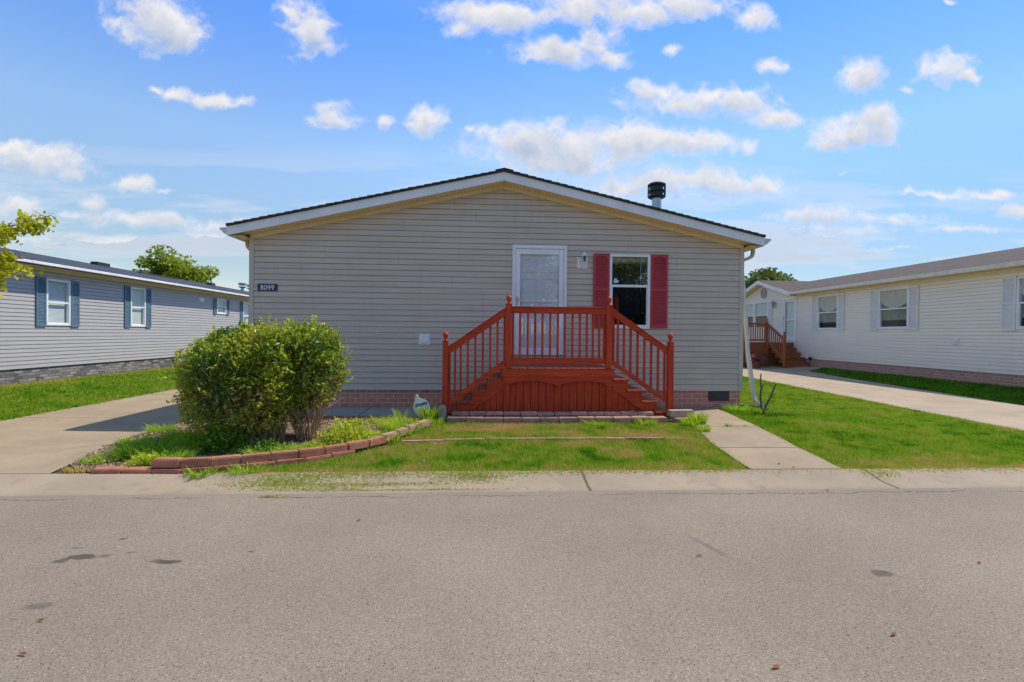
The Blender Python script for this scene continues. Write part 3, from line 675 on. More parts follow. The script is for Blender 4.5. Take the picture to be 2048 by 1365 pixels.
# roof
EL, ER = -4.39, 5.075
def rz(x, top=ZP): return top-SL*abs(x-PK)
YR0, YR1 = 8.78, YB+.3
for (x0, x1) in ((EL, PK), (PK, ER)):
    mb = MB(); k = 34; xs = np.linspace(x0, x1, k+1)
    for a, b in zip(xs, xs[1:]):
        hi = .009 if True else 0
        za, zb_ = rz(a), rz(b); up = (hi, 0) if x1 == PK else (0, hi)   # little shingle steps
        lowfirst = x1 == PK
        ta, tb = (za+.014, zb_+.002) if lowfirst else (za+.002, zb_+.014)
        y0 = YR0-random.uniform(.010, .022)
        mb.add([(a,y0,za-.028),(b,y0,zb_-.028),(b,y0,tb),(a,y0,ta),(a,YR1,za-.028),(b,YR1,zb_-.028),(b,YR1,tb),(a,YR1,ta)],
               [(0,1,2,3),(4,7,6,5),(3,2,6,7),(0,4,5,1),(0,3,7,4),(1,5,6,2)])
    mb.build('roof', SHG, home, fixn=False)
mb = MB()
for a, b in ((PK-.16, PK), (PK, PK+.16)):
    for j in range(60):
        y = YR0-.02+j*.145
        mb.add([(a,y,rz(a)+.014),(b,y,rz(b)+.014),(b,y+.16,rz(b)+.024),(a,y+.16,rz(a)+.024),(a,y,rz(a)+.026),(b,y,rz(b)+.026)],[(4,5,2,3),(0,1,5,4)])
mb.build('ridge_cap', SHG, home, fixn=False)
for (x0, x1) in ((EL, PK-.001), (PK+.001, ER)):
    mb = MB(FY(0)); mb.prism([(x0, rz(x0)-.032), (x1, rz(x1)-.032), (x1, rz(x1)-.184), (x0, rz(x0)-.184)], -8.82, -8.80); mb.build('fascia', FASC, home, bevel=.003)
    for xx in ((1.9,) if x0 > 0 else (-.6, -3.2)):
        pass
    mb = MB(FY(0)); mb.prism([(x0, rz(x0)-.170), (x1, rz(x1)-.170), (x1, rz(x1)-.178), (x0, rz(x0)-.178)], -9.10, -8.815); mb.build('soffit', SOFF, home)
    mb = MB(FY(0)); i0 = max(x0, XW0-.0); i1 = min(x1, XW1)
    mb.prism([(i0, rz(i0)-.180), (i1, rz(i1)-.180), (i1, rz(i1)-.246), (i0, rz(i0)-.246)], -9.115, -9.078); mb.build('frieze', WCREAM, home, bevel=.002)
for sgn, xe, xw in ((-1, EL, XW0), (1, ER, XW1)):
    ze = rz(xe)
    mb = MB(); mb.add([(xe,8.82,ze-.178),(xw,8.82,ze-.172),(xw,YR1,ze-.172),(xe,YR1,ze-.178)],[(0,1,2,3)]); mb.build('eave_soffit', WCREAM, home, fixn=False)
    mb = MB(); mb.box(min(xe,xe-sgn*.015), max(xe,xe-sgn*.015), 8.821, YR1, ze-.184, ze-.03); mb.build('eave_fascia', FASC, home)
    # K-style gutter with end cap
    g = [(0,-.045),(.0,-.15),(.045,-.15),(.085,-.105),(.118,-.085),(.118,-.060),(.112,-.060),(.112,-.08),(.08,-.098),(.04,-.143),(.006,-.143),(.006,-.045)]
    mb = MB(FY(0)); mb.prism([(xe+sgn*(a+.002), ze+b) for a, b in g], -YR1, -8.81)
    cap = [(0,-.045),(0,-.15),(.045,-.15),(.085,-.105),(.118,-.085),(.118,-.055)]
    mb.prism([(xe+sgn*(a+.002), ze+b) for a, b in cap], -8.812, -8.806); mb.build('gutter', ALU, home)
# downspouts
def duct(mb, path, w=.075, d=.055):
    pts = [Vector(p) for p in path]; vs = []; n = len(pts)
    for i, p in enumerate(pts):
        t = (pts[min(i+1, n-1)]-pts[max(i-1, 0)]).normalized(); y = Vector((0,1,0)); x = y.cross(t)
        x = x.normalized() if x.length > .05 else Vector((1,0,0)); y = t.cross(x).normalized()
        for a, b in ((-1,-1),(1,-1),(1,1),(-1,1)): vs.append(tuple(p+x*a*d/2+y*b*w/2))
    fs = [(4*i+j, 4*i+(j+1) % 4, 4*i+4+(j+1) % 4, 4*i+4+j) for i in range(n-1) for j in range(4)]+[(3,2,1,0), tuple(4*(n-1)+j for j in range(4))]
    mb.add(vs, fs, ID)
DSP = simple('white_downspout', (.66,.66,.64), .4, .08, 4); DSB = simple('beige_elbow', (.60,.52,.38), .5, .08, 4)
mb = MB(); duct(mb, [(5.13,9.3,3.02),(5.13,9.3,2.93),(5.11,9.3,2.87),(5.05,9.3,2.83),(4.96,9.3,2.80),(4.91,9.3,2.76),(4.90,9.3,2.70)]); mb.build('downspout_elbow', DSB, home, bevel=.008)
mb = MB(); duct(mb, [(4.905,9.3,2.74),(5.05,9.28,.98),(5.06,9.28,.97)], .07, .05); duct(mb, [(5.05,9.28,.985),(5.155,9.25,.20),(5.17,9.22,.13),(5.21,9.18,.075),(5.27,9.12,.04)], .078, .058)
mb.build('downspout', DSP, home, bevel=.008)
mb = MB(); duct(mb, [(-4.27,9.3,2.99),(-4.27,9.3,2.92),(-4.26,9.3,2.87),(-4.22,9.3,2.82),(-4.17,9.3,2.80),(-4.14,9.3,2.77)]); mb.build('downspout_elbow', DSB, home, bevel=.008)
# gable vent flue
fl = thing('roof_flue', (3.66,10.5,3.4), 'galvanised flue pipe with a slotted black cap on the right roof slope', 'flue')
fl.parent = None
mb = MB(); mb.lathe(3.66, 10.5, [(.10,3.35),(.10,4.30)], 20); mb.build('pipe', GALV, fl, smooth=False)
mb = MB(); mb.lathe(3.66, 10.5, [(.15,4.262),(.185,4.285),(.185,4.30),(.14,4.31)], 20); mb.lathe(3.66, 10.5, [(.14,4.40),(.188,4.405),(.188,4.42),(.14,4.43)], 20)
mb.lathe(3.66, 10.5, [(.14,4.52),(.188,4.53),(.188,4.555),(.15,4.58),(.02,4.59)], 20)
for i in range(14):
    a = 2*math.pi*i/14; c, s = math.cos(a), math.sin(a); mb.tube([(3.66+.18*c,10.5+.18*s,4.29),(3.66+.18*c,10.5+.18*s,4.53)], .009, 5)
mb.lathe(3.66, 10.5, [(.13,4.30),(.13,4.54)], 18); mb.build('cap', BLK, fl)
# door
s0, s1, z0, z1 = .512, 1.511, .965, 2.966
mb = MB(F); mb.box(s0, s0+.055, 0, .040, z0, z1); mb.box(s1-.055, s1, 0, .040, z0, z1); mb.box(s0+.055, s1-.055, 0, .040, z1-.07, z1); mb.box(s0+.055, s1-.055, 0, .046, z0, z0+.03)
mb.box(s0+.02, s0+.055, .040, .052, z0, z1-.035); mb.box(s1-.055, s1-.02, .040, .052, z0, z1-.035); mb.box(s0+.055, s1-.055, .040, .052, z1-.07, z1-.035)
df = mb.build('door_frame', WHITE, home, bevel=.004)
mb = MB(F); a, b, c, d = .57, 1.453, .998, 2.893
mb.box(a, a+.085, .01, .036, c, d); mb.box(b-.085, b, .01, .036, c, d); mb.box(a+.085, b-.085, .01, .036, d-.10, d); mb.box(a+.085, b-.085, .01, .036, c, c+.10)
mb.box(a+.085, b-.085, .012, .030, 1.935, 1.953)
sd = mb.build('storm_door', WHITE, home, bevel=.004)
mb = MB(F); mb.quad((a+.085,.02,c+.10),(b-.085,.02,c+.10),(b-.085,.02,d-.10),(a+.085,.02,d-.10)); mb.build('glass', m_glass('storm_door_glass', 1.8, (.95,.98,1.0)), sd, fixn=False)
mb = MB(F); mb.box(.588, .618, .036, .046, 1.86, 2.02); mb.tube([F(.603,.046,1.97),F(.603,.075,1.97),F(.66,.078,1.965)], .008, 8); mb.build('handle', STEEL, sd, bevel=.003)
for (q0, q1) in ((2.12,2.25),(2.62,2.70),(1.2,1.28)):
    mb = MB(F); mb.tube([F(1.437,.045,q0),F(1.437,.045,q1)], .010, 6); mb.build('hinge', WHITE, sd)
mb = MB(F); mb.box(.562, 1.463, -.05, -.010, .992, 2.918)
for (p0, p1) in ((.69,.97), (1.06,1.34)):
    for (q0, q1) in ((1.12,1.55), (1.66,2.36), (2.47,2.72)):
        mb.box(p0, p1, -.010, .002, q0, q0+.018); mb.box(p0, p1, -.010, .002, q1-.018, q1); mb.box(p0, p0+.018, -.010, .002, q0+.018, q1-.018); mb.box(p1-.018, p1, -.010, .002, q0+.018, q1-.018)
        mb.box(p0+.04, p1-.04, -.010, -.002, q0+.04, q1-.04)
mb.build('entry_door', DOORW, home, bevel=.004)
# front window
w = window(F, home, 2.30, 3.06, 1.46, 2.826, None, zm=2.245, lowdark=True, depth=.5, glass=GLASSF)
mb = MB(F); mb.box(2.36, 3.0, -.07, -.03, 2.70, 2.775)
for i in range(3): mb.box(2.36, 3.0, -.065, -.035, 2.69-i*.011, 2.694-i*.011)
mb.build('raised_blind', BLINDC, w)
mb = MB(F); mb.tube([F(2.90,-.03,2.69),F(2.895,-.03,2.14)], .006, 5); mb.build('blind_wand', CURT, w)
mb = MB(F); mb.prism([(2.375,2.30),(2.47,2.30),(2.475,2.345),(2.44,2.36),(2.435,2.385),(2.39,2.385),(2.385,2.34)], .0125, .0145); mb.build('security_sticker', simple('sticker', (.5,.66,.72), .5, .25, 40), w)
mb = MB(); mb.box(2.36,3.0,9.14,9.5,1.735,1.755); mb.build('shelf', DARKIN, w)
for a, b in ((2.0,2.298), (3.062,3.388)): shutter(F, home, a, b, 1.475, 2.832, SHUT)
mb = MB(F); mb.box(-1.162,-.964,.0,.022,1.133,1.33); mb.box(-1.135,-.991,.022,.030,1.155,1.30); mb.box(-1.125,-1.001,.030,.042,1.17,1.235); mb.build('outlet_cover', WHITE, home, bevel=.005)
mb = MB(F); mb.box(4.20,4.60,-.02,.0,.13,.333)
for i in range(9): mb.box(4.21,4.59,0,.006,.14+i*.021,.152+i*.021)
mb.build('crawl_vent', VENTM, home)
# number sign
ns = thing('number_sign', (-3.82, YF-.02, 2.06), 'small navy house number plaque reading 8099 on the taupe siding', 'sign')
mb = MB(F); mb.box(-3.994,-3.648,.017,.024,2.061,2.189); mb.build('plaque', NAVY, ns, bevel=.002)
def ring(mb, cx, cz, rx, rz_, w, n0, n1, a0=0, a1=360, k=24):
    k = max(4, int(k*(a1-a0)/360))
    for i in range(k):
        p, q = R(a0+(a1-a0)*i/k), R(a0+(a1-a0)*(i+1)/k); o = lambda t, d: (cx+(rx+d)*math.cos(t), cz+(rz_+d)*math.sin(t))
        mb.prism([o(p, w/2), o(q, w/2), o(q, -w/2), o(p, -w/2)], n0, n1)
    return mb
HD = .078; lw = .0105; n0, n1 = .0242, .0262
def digit(ch, cx, cz):
    mb = MB(F)
    if ch == '8': ring(mb, cx, cz+.0205, .0165, .0160, lw, n0, n1); ring(mb, cx, cz-.0170, .0200, .0200, lw, n0, n1+.0006)
    if ch == '0': ring(mb, cx, cz, .0215, .0370, lw, n0, n1)
    if ch == '9': ring(mb, cx, cz+.0150, .0195, .0220, lw, n0, n1); mb.prism([(cx+.0142, cz+.010), (cx+.0250, cz+.013), (cx+.004, cz-.042), (cx-.0075, cz-.042)], n0, n1+.0006)
    mb.build('digit', SIGNW, ns, fixn=True)
for ch, x in zip('8099', (-3.914,-3.854,-3.791,-3.731)): digit(ch, x, 2.123)
# lantern
ln = thing('wall_lantern', (1.80, YF, 2.55), 'white coach lantern on a square backplate between the door and the red shutter', 'lamp')
mb = MB(F); mb.box(1.698,1.895,.0,.018,2.553,2.76); mb.box(1.72,1.875,.018,.026,2.575,2.738); mb.build('back_plate', WHITE, ln, bevel=.004)
mb = MB(); cx, cy = 1.812, YF-.10
mb.lathe(cx, cy, [(.004,2.855),(.014,2.84),(.006,2.825),(.03,2.81),(.036,2.80),(.062,2.775),(.060,2.768)], 12)
for i in range(4):
    a = math.pi/4+i*math.pi/2; mb.tube([(cx+.058*math.cos(a),cy+.058*math.sin(a),2.77),(cx+.036*math.cos(a),cy+.036*math.sin(a),2.655)], .008, 5)
mb.lathe(cx, cy, [(.030,2.658),(.042,2.65),(.036,2.635),(.018,2.62),(.026,2.60),(.010,2.585),(.016,2.57),(.006,2.55),(.010,2.54),(.002,2.53)][::-1], 12)
mb.tube([(cx,cy,2.61),(cx-.01,cy+.03,2.585),(cx-.012,cy+.07,2.61),(cx-.01,YF-.02,2.65)], .009, 7); mb.build('lantern_frame', WHITE, ln)
mb = MB(); mb.lathe(cx, cy, [(.030,2.66),(.050,2.768)], 8); mb.build('lantern_glass', m_glass('lantern_glass', 1.5, (.42,.42,.38)), ln)

# ================================================================== front porch
YD = 8.0
porch = thing('porch', (1.21, 8.5, 0), 'red stained wooden entrance porch with stairs on both sides and ball topped newel posts', 'porch')
D = FY(YD)
BALL = lambda x, y, zt: [(.030,zt),(.034,zt+.010),(.020,zt+.018),(.016,zt+.032),(.026,zt+.045),(.042,zt+.065),(.048,zt+.090),(.044,zt+.115),(.030,zt+.135),(.010,zt+.146)]
def newel(x0, x1, zb, zt, y0=YD-.035, parent=porch, wz=WOODZ, s=1.0):
    mb = MB(); mb.box(x0, x1, y0-.045*s, y0+.045*s, zb, zt); p = mb.build('newel_post', wz, parent, bevel=.006)
    mb = MB(); mb.box(x0-.006, x1+.006, y0-.051*s, y0+.051*s, zt-.0, zt+.012); pr = [(r*.95, z) for r, z in BALL(0, 0, zt+.010)]; mb.lathe((x0+x1)/2, y0, pr, 16); mb.build('finial', wz, p, bevel=.002)
newel(-.644, -.552, .03, 1.215); newel(.355, .447, .80, 1.81); newel(1.969, 2.061, .80, 1.81); newel(2.985, 3.077, .03, 1.225)
mb = MB(D); mb.box(.447, 1.969, .018, .056, 1.674, 1.765); mb.build('top_rail', WOODX, porch, bevel=.005)
mb = MB(D); mb.box(.40, 2.02, -.0, .075, 1.765, 1.785)
mb.build('rail_cap', WOODX, porch, bevel=.004)
mb = MB(D); mb.box(.447, 1.969, .018, .056, .869, .966); mb.build('bottom_rail', WOODX, porch, bevel=.005)
# back posts against the house
for (a, b) in ((.47,.53), (1.90,1.96)):
    pass
def px_x(px, Y): 
    d = fw + rr*((px-1024)/1000) + uu*(0.0); return d.x/d.y*Y
for px in [1026.5,1040,1055,1070,1085,1100,1115,1130,1145,1160,1174,1186,1199,1208.5]:
    x = px_x(px, YD-.01)+random.uniform(-.003,.003); mb = MB(); dx = random.uniform(-.004,.004)
    y0 = YD-.02
    mb.add([(x-.017+dx*0,y0,.93),(x+.017,y0,.93),(x+.017,y0+.034,.93),(x-.017,y0+.034,.93),(x-.017+dx,y0,1.71),(x+.017+dx,y0,1.71),(x+.017+dx,y0+.034,1.71),(x-.017+dx,y0+.034,1.71)],[(0,3,2,1),(4,5,6,7),(0,1,5,4),(1,2,6,5),(2,3,7,6),(3,0,4,7)])
    mb.build('baluster', WOODZ, porch, bevel=.003)
# sloping rails (left and right)
def sloped(sx):   # sx=-1 left, mirrored about 1.208 for +1 with photo heights
    if sx < 0: xa, xb = .355, -.552; T = (1.772,1.140); Bt = (1.632,1.005); L = (.945,.285); Lb = (.832,.180)
    else: xa, xb = 2.061, 2.985; T = (1.775,1.150); Bt = (1.655,1.035); L = (.950,.325); Lb = (.865,.235)
    def at(pair, x): t = (x-xa)/(xb-xa); return pair[0]+(pair[1]-pair[0])*t
    mb = MB(D); mb.prism([(xa,T[0]-.014),(xb,T[1]-.014),(xb,Bt[1]),(xa,Bt[0])], .018, .056); mb.build('handrail', WOODX, porch, bevel=.005)
    mb = MB(D); mb.prism([(xa,T[0]),(xb,T[1]),(xb,T[1]-.016),(xa,T[0]-.016)], .004, .070); mb.build('handrail_cap', WOODX, porch, bevel=.003)
    mb = MB(D); mb.prism([(xa,L[0]),(xb,L[1]),(xb,Lb[1]),(xa,Lb[0])], .018, .056); mb.build('lower_rail', WOODX, porch, bevel=.005)
    pxs = [899.5,910.5,922,936,951,966,980.6,995,1009] if sx < 0 else [1227,1236,1248.3,1261.6,1275.6,1289.5,1303,1317,1330]
    for px in pxs:
        x = px_x(px, YD-.01); y0 = YD-.018; a = at(L, x)-.06; b = at(Bt, x)+.04
        mb = MB(); mb.box(x-.017, x+.017, y0, y0+.034, a, b); mb.build('baluster', WOODZ, porch, bevel=.003)
sloped(-1); sloped(1)
# platform
nb = 13; x0, x1 = .285, 2.13; wdt = (x1-x0)/nb
mb = MB()
for i in range(nb): mb.box(x0+i*wdt+.004, x0+(i+1)*wdt-.004, 7.965, 9.07, .764, .800+random.uniform(-.001,.001))
mb.build('deck_boards', WOODY, porch, bevel=.003)
mb = MB(D); mb.box(.295, 2.12, .0, .030, .655, .768); mb.build('rim_board', WOODX, porch, bevel=.004)
pts = []; k = 40
for i in range(k+1):
    x = .32+(2.095-.32)*i/k; q = (x-.32)/(2.095-.32)
    lobe = abs(math.sin(q*2*math.pi)); lo = .515+.078*lobe**.8*(1 if True else 0)
    if q < .06 or q > .94: lo = .512
    pts.append((x, lo))
mb = MB(D); v = [(a, 0.0, .654) for a, b in pts]+[(a, 0.0, b) for a, b in pts]+[(a, .018, .654) for a, b in pts]+[(a, .018, b) for a, b in pts]; n = k+1
fs = []
for i in range(k): fs += [(i,i+1,n+i+1,n+i), (2*n+i,2*n+i+1,3*n+i+1,3*n+i), (n+i,n+i+1,3*n+i+1,3*n+i), (i,i+1,2*n+i+1,2*n+i)]
mb.add(v, fs); mb.build('scalloped_apron', WOODX, porch)
for a in (.325, 2.0):
    mb = MB(D); mb.box(a, a+.092, -.045, -.002, .03, .655); mb.build('leg', WOODZ, porch, bevel=.003)
mb = MB(D); n = 13; a0, a1 = .40, 2.02; st = (a1-a0)/n
for i in range(n): mb.box(a0+i*st+.004, a0+(i+1)*st-.004, -.07, -.05+random.uniform(-.002,.002), .04, .70)
mb.build('skirt_planks', WOODZ, porch, bevel=.002)
for (a, b) in ((.30,.32),(2.10,2.12)):
    mb = MB(D); mb.box(a,b,-1.0,-.03,.03,.76); mb.build('side_panel', WOODY, porch)
# stairs
TZ = [.628,.452,.272,.095]
for sx in (-1, 1):
    mir = (lambda x: x) if sx < 0 else (lambda x: 2.415-x)
    TX = [(.045,.300),(-.208,.068),(-.435,-.170),(-.66,-.40)]
    for i, ((a, b), z) in enumerate(zip(TX, TZ)):
        a, b = sorted((mir(a), mir(b)))
        mb = MB(); half = (a+b)/2; mb.box(a, half-.003, 7.975, 9.03, z-.038, z); mb.box(half+.003, b, 7.975, 9.03, z-.038, z-.001); mb.build('tread', WOODY, porch, bevel=.004)
        xr = mir(TX[i][1]); zt = (TZ[i-1] if i else .764)
        xr0, xr1 = sorted((xr, xr+.018*(1 if sx < 0 else -1)))
        if i: mb = MB(); mb.box(xr0, xr1, 7.99, 9.02, z-.03, zt-.038); mb.build('riser', WOODY, porch)
    # saw-tooth stringer on the front, and one by the wall
    poly = [(.322,.590),(.072,.590),(.072,.414),(-.165,.414),(-.165,.234),(-.40,.234),(-.40,.035),(-.28,.035),(.322,.468)]
    poly = [(mir(a), b) for a, b in poly]
    mb = MB(D); mb.prism(poly, -.022, .0); mb.build('stringer', WOODX, porch, bevel=.002)
    mb = MB(D); mb.prism(poly, -1.02, -.99); mb.build('stringer', WOODX, porch)
    mb = MB(D); xs = np.linspace(-.30, .318, 7)
    for a, b in zip(xs, xs[1:]):
        zt = lambda x: np.interp(x, [-.30,.32], [.06,.50])
        mb.prism([(mir(a+.003), .03), (mir(b-.003), .03), (mir(b-.003), zt(b)), (mir(a+.003), zt(a))], -.045, -.024)
    mb.build('skirt_planks', WOODZ, porch)
    mb = MB(); a, b = sorted((mir(-.66), mir(-.40))); mb.box(a, b, 7.99, 9.02, .02, .057); mb.build('base_board', WOODX, porch)

# ================================================================== edging blocks
ORD = ['first','second','third','fourth','fifth','sixth','seventh','eighth','ninth','tenth','eleventh','twelfth','thirteenth','fourteenth','fifteenth','sixteenth','seventeenth','eighteenth','nineteenth','twentieth']
def resample(P, step):
    P = [Vector((a, b, 0)) for a, b in P]; out = [P[0]]; acc = 0; i = 0; cur = P[0].copy()
    d = [(b-a).length for a, b in zip(P, P[1:])]; L = sum(d); n = int(L/step)
    res = []
    for k in range(n+1):
        t = k*step; i = 0
        while i < len(d)-1 and t > d[i]: t -= d[i]; i += 1
        res.append(P[i]+(P[i+1]-P[i])*min(1.0, t/d[i]))
    return res
def block(a, b, z0, z1, dep, mat, label, group, gap=.006, round_=.010, jit=.004):
    mid = (a+b)/2; d = b-a; L = d.length-gap; ang = math.atan2(d.y, d.x)+random.uniform(-.012,.012)
    me = bpy.data.meshes.new('edging_block'); bm = bmesh.new(); bmesh.ops.create_cube(bm, size=1)
    hgt = z1-z0
    for v in bm.verts: v.co = Vector((v.co.x*L, v.co.y*dep, (v.co.z+.5)*hgt))
    bmesh.ops.bevel(bm, geom=bm.edges[:], offset=round_, segments=2, affect='EDGES')
    for v in bm.verts: v.co += Vector((random.uniform(-1,1), random.uniform(-1,1), random.uniform(-1,1)))*.0012
    bm.to_mesh(me); bm.free(); me.materials.append(mat)
    for p in me.polygons: p.use_smooth = False
    o = bpy.data.objects.new('edging_block', me); COL.objects.link(o)
    nrm = Vector((-math.sin(ang), math.cos(ang), 0)); o.location = Vector((mid.x, mid.y, z0+random.uniform(-jit,jit)))+nrm*(dep/2+random.uniform(-.004,.004))
    o.rotation_euler = (random.uniform(-.015,.015), random.uniform(-.012,.012), ang); tag(o, label, 'block', group); return o
BORD = [(-3.25,5.10),(-2.99,5.09),(-2.75,5.12),(-2.52,5.22),(-2.27,5.33),(-2.04,5.43),(-1.78,5.57),(-1.55,5.75),(-1.31,5.99),(-1.09,6.34),(-.96,6.72),(-.80,7.02),(-.71,7.34)]
pts = resample(BORD, .272)
for i, (a, b) in enumerate(zip(pts, pts[1:])):
    zz = h((a.x+b.x)/2, (a.y+b.y)/2); z0 = zz+.050-.02*min(1, i/10)
    block(a, b, z0, z0+.086, .10, BLOCK if i < 9 else BLOCKG, 'red concrete edging block, %s from the left in the top course of the curved border' % ORD[i], 'top course blocks of the curved border')
LOW = [(-3.80,5.06),(-3.53,5.07),(-3.25,5.06),(-2.99,5.04),(-2.75,5.07),(-2.52,5.17),(-2.27,5.28),(-2.04,5.38),(-1.78,5.52),(-1.55,5.70),(-1.36,5.9)]
pts = resample(LOW, .285)
for i, (a, b) in enumerate(zip(pts, pts[1:])):
    zz = h((a.x+b.x)/2, (a.y+b.y)/2); z1 = zz+.050
    block(a, b, z1-.10, z1, .13, BLOCK, 'red edging block sunk by the kerb, %s from the left in the bottom course' % ORD[i], 'bottom course blocks of the curved border')
pts = resample([(-.54,7.47),(.26,7.44),(1.5,7.45),(2.98,7.50)], .281)
for i, (a, b) in enumerate(zip(pts, pts[1:])):
    block(a, b, -.01+.004*math.sin(i), .088+.004*math.sin(i), .17, BLOCKD, 'brown weathered block, %s from the left in the lower row before the porch' % ORD[i], 'lower row of blocks before the porch')
pts = resample([(-.47,7.66),(.4,7.64),(1.6,7.65),(2.90,7.67)], .262)
for i, (a, b) in enumerate(zip(pts, pts[1:])):
    block(a, b, .088, .140+.004*math.sin(i*2), .12, BLOCKG, 'thin greyish pink block, %s from the left in the upper row before the porch' % ORD[i], 'upper row of blocks before the porch')
block(Vector((2.93,7.66,0)), Vector((3.34,7.70,0)), .06, .165, .13, simple('tan_block', (.48,.34,.25), .9, .15, 9, bump=.5, bscale=80), 'tan block at the right foot of the porch beside the path', 'single blocks by the porch', jit=0)
block(Vector((2.98,7.52,0)), Vector((3.22,7.54,0)), -.02, .058, .17, BLOCKD, 'low dark block under the tan one at the path corner', 'single blocks by the porch', jit=0)
pts = resample([(-1.01,6.29),(-.6,6.34),(.22,6.41),(1.6,6.42),(2.90,6.38)], .262)
for i, (a, b) in enumerate(zip(pts, pts[1:])):
    zz = h(a.x, a.y); block(a, b, zz-.05, zz+.028, .055, BLOCKG, 'flush pink edging block across the front lawn, %s from the left' % ORD[i], 'flush edging row across the front lawn', round_=.006, jit=.003)
pts = resample([(-3.6,7.80),(-2.3,7.80),(-.72,7.80)], .288)
for i, (a, b) in enumerate(zip(pts, pts[1:])):
    block(a, b, -.02, .052, .11, BLOCK, 'red edging block between bed and patio slab, %s from the left' % ORD[i], 'edging row between bed and patio')
# upright round-topped block
mb = MB(FY(7.62)); pr = [(-.675,.0),(-.565,.0),(-.560,.16),(-.575,.215),(-.600,.245),(-.635,.25),(-.665,.225),(-.680,.17)]
mb.prism(pr, -.10, .0); o = mb.build('standing_block', simple('grey_block', (.36,.30,.29), .9, .2, 12, bump=.5), None, bevel=.008); tag(o, 'grey round topped block standing upright beside the left porch post', 'block')

# ================================================================== planting bed
BED = [(-3.9,5.12)]+[(a, b+.05) for a, b in BORD]+[(-.66,7.82),(-4.15,7.82),(-4.85,7.75),(-4.62,6.7),(-4.42,5.95),(-4.25,5.4)]
poly_sheet('planting_bed', [BED], MULCH_S, .012, .25)
def chips(name, poly, n, size, tonef, mat, label, cat, off=.02, bias=0):
    x, y = sample_poly(poly, n, bias); z = H(x, y)+off+rng.uniform(0, .012, n); D3 = rng.normal(size=(n, 3)); D3[:, 2] *= .3
    V, Fq = leaf_geo(np.stack([x, y, z], 1), D3, size*rng.uniform(.5, 1.6, n), .55, .1)
    o = mesh_np(name, V, Fq, np.repeat(tonef(x, y), 4), mat); tag(o, label, cat, kind='stuff'); return o
chips('mulch', BED, 9000, .028, lambda x, y: rng.random(len(x))*.55+.35*(vnoise(np.stack([x,y,0*x],1), 2.2, 3) > .62)+.12*(x < -3.3), DRY, 'loose dry wood mulch and pebbles covering the curved planting bed', 'mulch')
# leaf litter on the left point of the bed
# ------------------------------------------------------------------ shrubs
def shrub(name, cx, cy, rx, ry, zc, zr, n, base_r, label, seed, zlow, toneb=0., group='trimmed privet shrubs in the bed'):
    r = np.random.default_rng(seed); t = thing(name, (cx, cy, h(cx, cy)), label, 'shrub', group)
    # shell + interior leaf positions on a squashed superellipsoid
    d = unit(r.normal(size=(n, 3))); 
    az = np.arctan2(d[:,1], d[:,0]); el = d[:,2]
    P = d*(1/np.maximum((np.abs(d)**3.0).sum(1)**(1/3.0), 1e-6))[:,None]*1.05
    k = r.random(n)**.28
    lump = .80+.30*vnoise(d*1.0, 2.3, seed)+.16*vnoise(d, 6, seed+1)
    P = P*(k*lump)[:,None]*np.array([rx, ry, zr])+np.array([cx, cy, zc])
    # gaps
    g = vnoise(P, 7.5, seed+2); keep = (g > .36+.10*r.random(n)) | (r.random(n) < .16)
    zl = zlow(P[:,0]); keep &= P[:,2] > zl+r.normal(0, .07, n); low = np.clip((zc-.05-P[:,2])/.55, 0, 1); keep &= r.random(n) > .52*low
    P = P[keep]; k = k[keep]; d = d[keep]; m = len(P)
    D3 = d*.7+r.normal(size=(m,3))*.8; D3[:,2] += .35
    # stray shoots standing out of the clipped surface
    q = P[(k > .93) & (P[:,2] > zc-.25)]; q = q[r.integers(0, len(q), 110)]; SP = []; SD_ = []
    for a in q:
        o_ = unit((a-np.array([cx,cy,zc]))[None]+np.array([[0,0,.35]]))[0]+r.normal(0,.25,3); ln = r.uniform(.05,.17)
        for j in range(7): SP.append(a+o_*ln*j/6+r.normal(0,.006,3)); SD_.append(o_+r.normal(0,.8,3))
    P = np.concatenate([P, np.array(SP)]); D3 = np.concatenate([D3, np.array(SD_)]); m = len(P)
    V, Fq = leaf_geo(P, D3, r.uniform(.036,.072,m), .44, .35)
    cl = vnoise(P, 3.0, seed+4); tone = .06+.90*cl+toneb+r.normal(0,.16,m)
    tone = np.where((r.random(m) < .10), r.uniform(0,.15,m), tone); tone = np.where((P[:,2] < zc-.1*zr) & (r.random(m) < .22), r.uniform(0,.14,m), tone); tone[-len(SP):] = r.uniform(.12,.42,len(SP))
    mesh_np('foliage', V, Fq, np.repeat(tone, 4), HEDGE, t)
    # sprouting tips
    return t, r
def stems(t, r, cx, cy, n, base_r, top_c, top_r, ztop, gz0):
    mb = MB()
    for i in range(n):
        a = r.uniform(0, 2*math.pi); q = base_r*math.sqrt(r.random()); bx = cx+q*math.cos(a)*1.1; by = cy+q*math.sin(a)*.7
        a2 = a+r.normal(0,.45); q2 = r.uniform(.35, 1); tx = top_c[0]+top_r[0]*q2*math.cos(a2); ty = top_c[1]+top_r[1]*q2*math.sin(a2); tz = ztop*r.uniform(.62, 1.0)
        p = [(bx, by, gz0)]
        for s in (.25,.5,.75,1.0):
            p.append((bx+(tx-bx)*s**1.2+r.normal(0,.018), by+(ty-by)*s**1.2+r.normal(0,.018), gz0+(tz-gz0)*s))
        rad = r.uniform(.003,.008); mb.tube(p, [rad, rad*.9, rad*.75, rad*.55, rad*.3], 5)
        for _ in range(2):
            s = r.integers(1, 4); b = Vector(p[s]); e = b+Vector((r.normal(0,.13), r.normal(0,.13), r.uniform(.05,.28))); mb.tube([b, (b+e)/2+Vector((r.normal(0,.01),0,0)), e], [.004,.003,.0018], 4)
    mb.build('stems', TWIG, t, fixn=False)
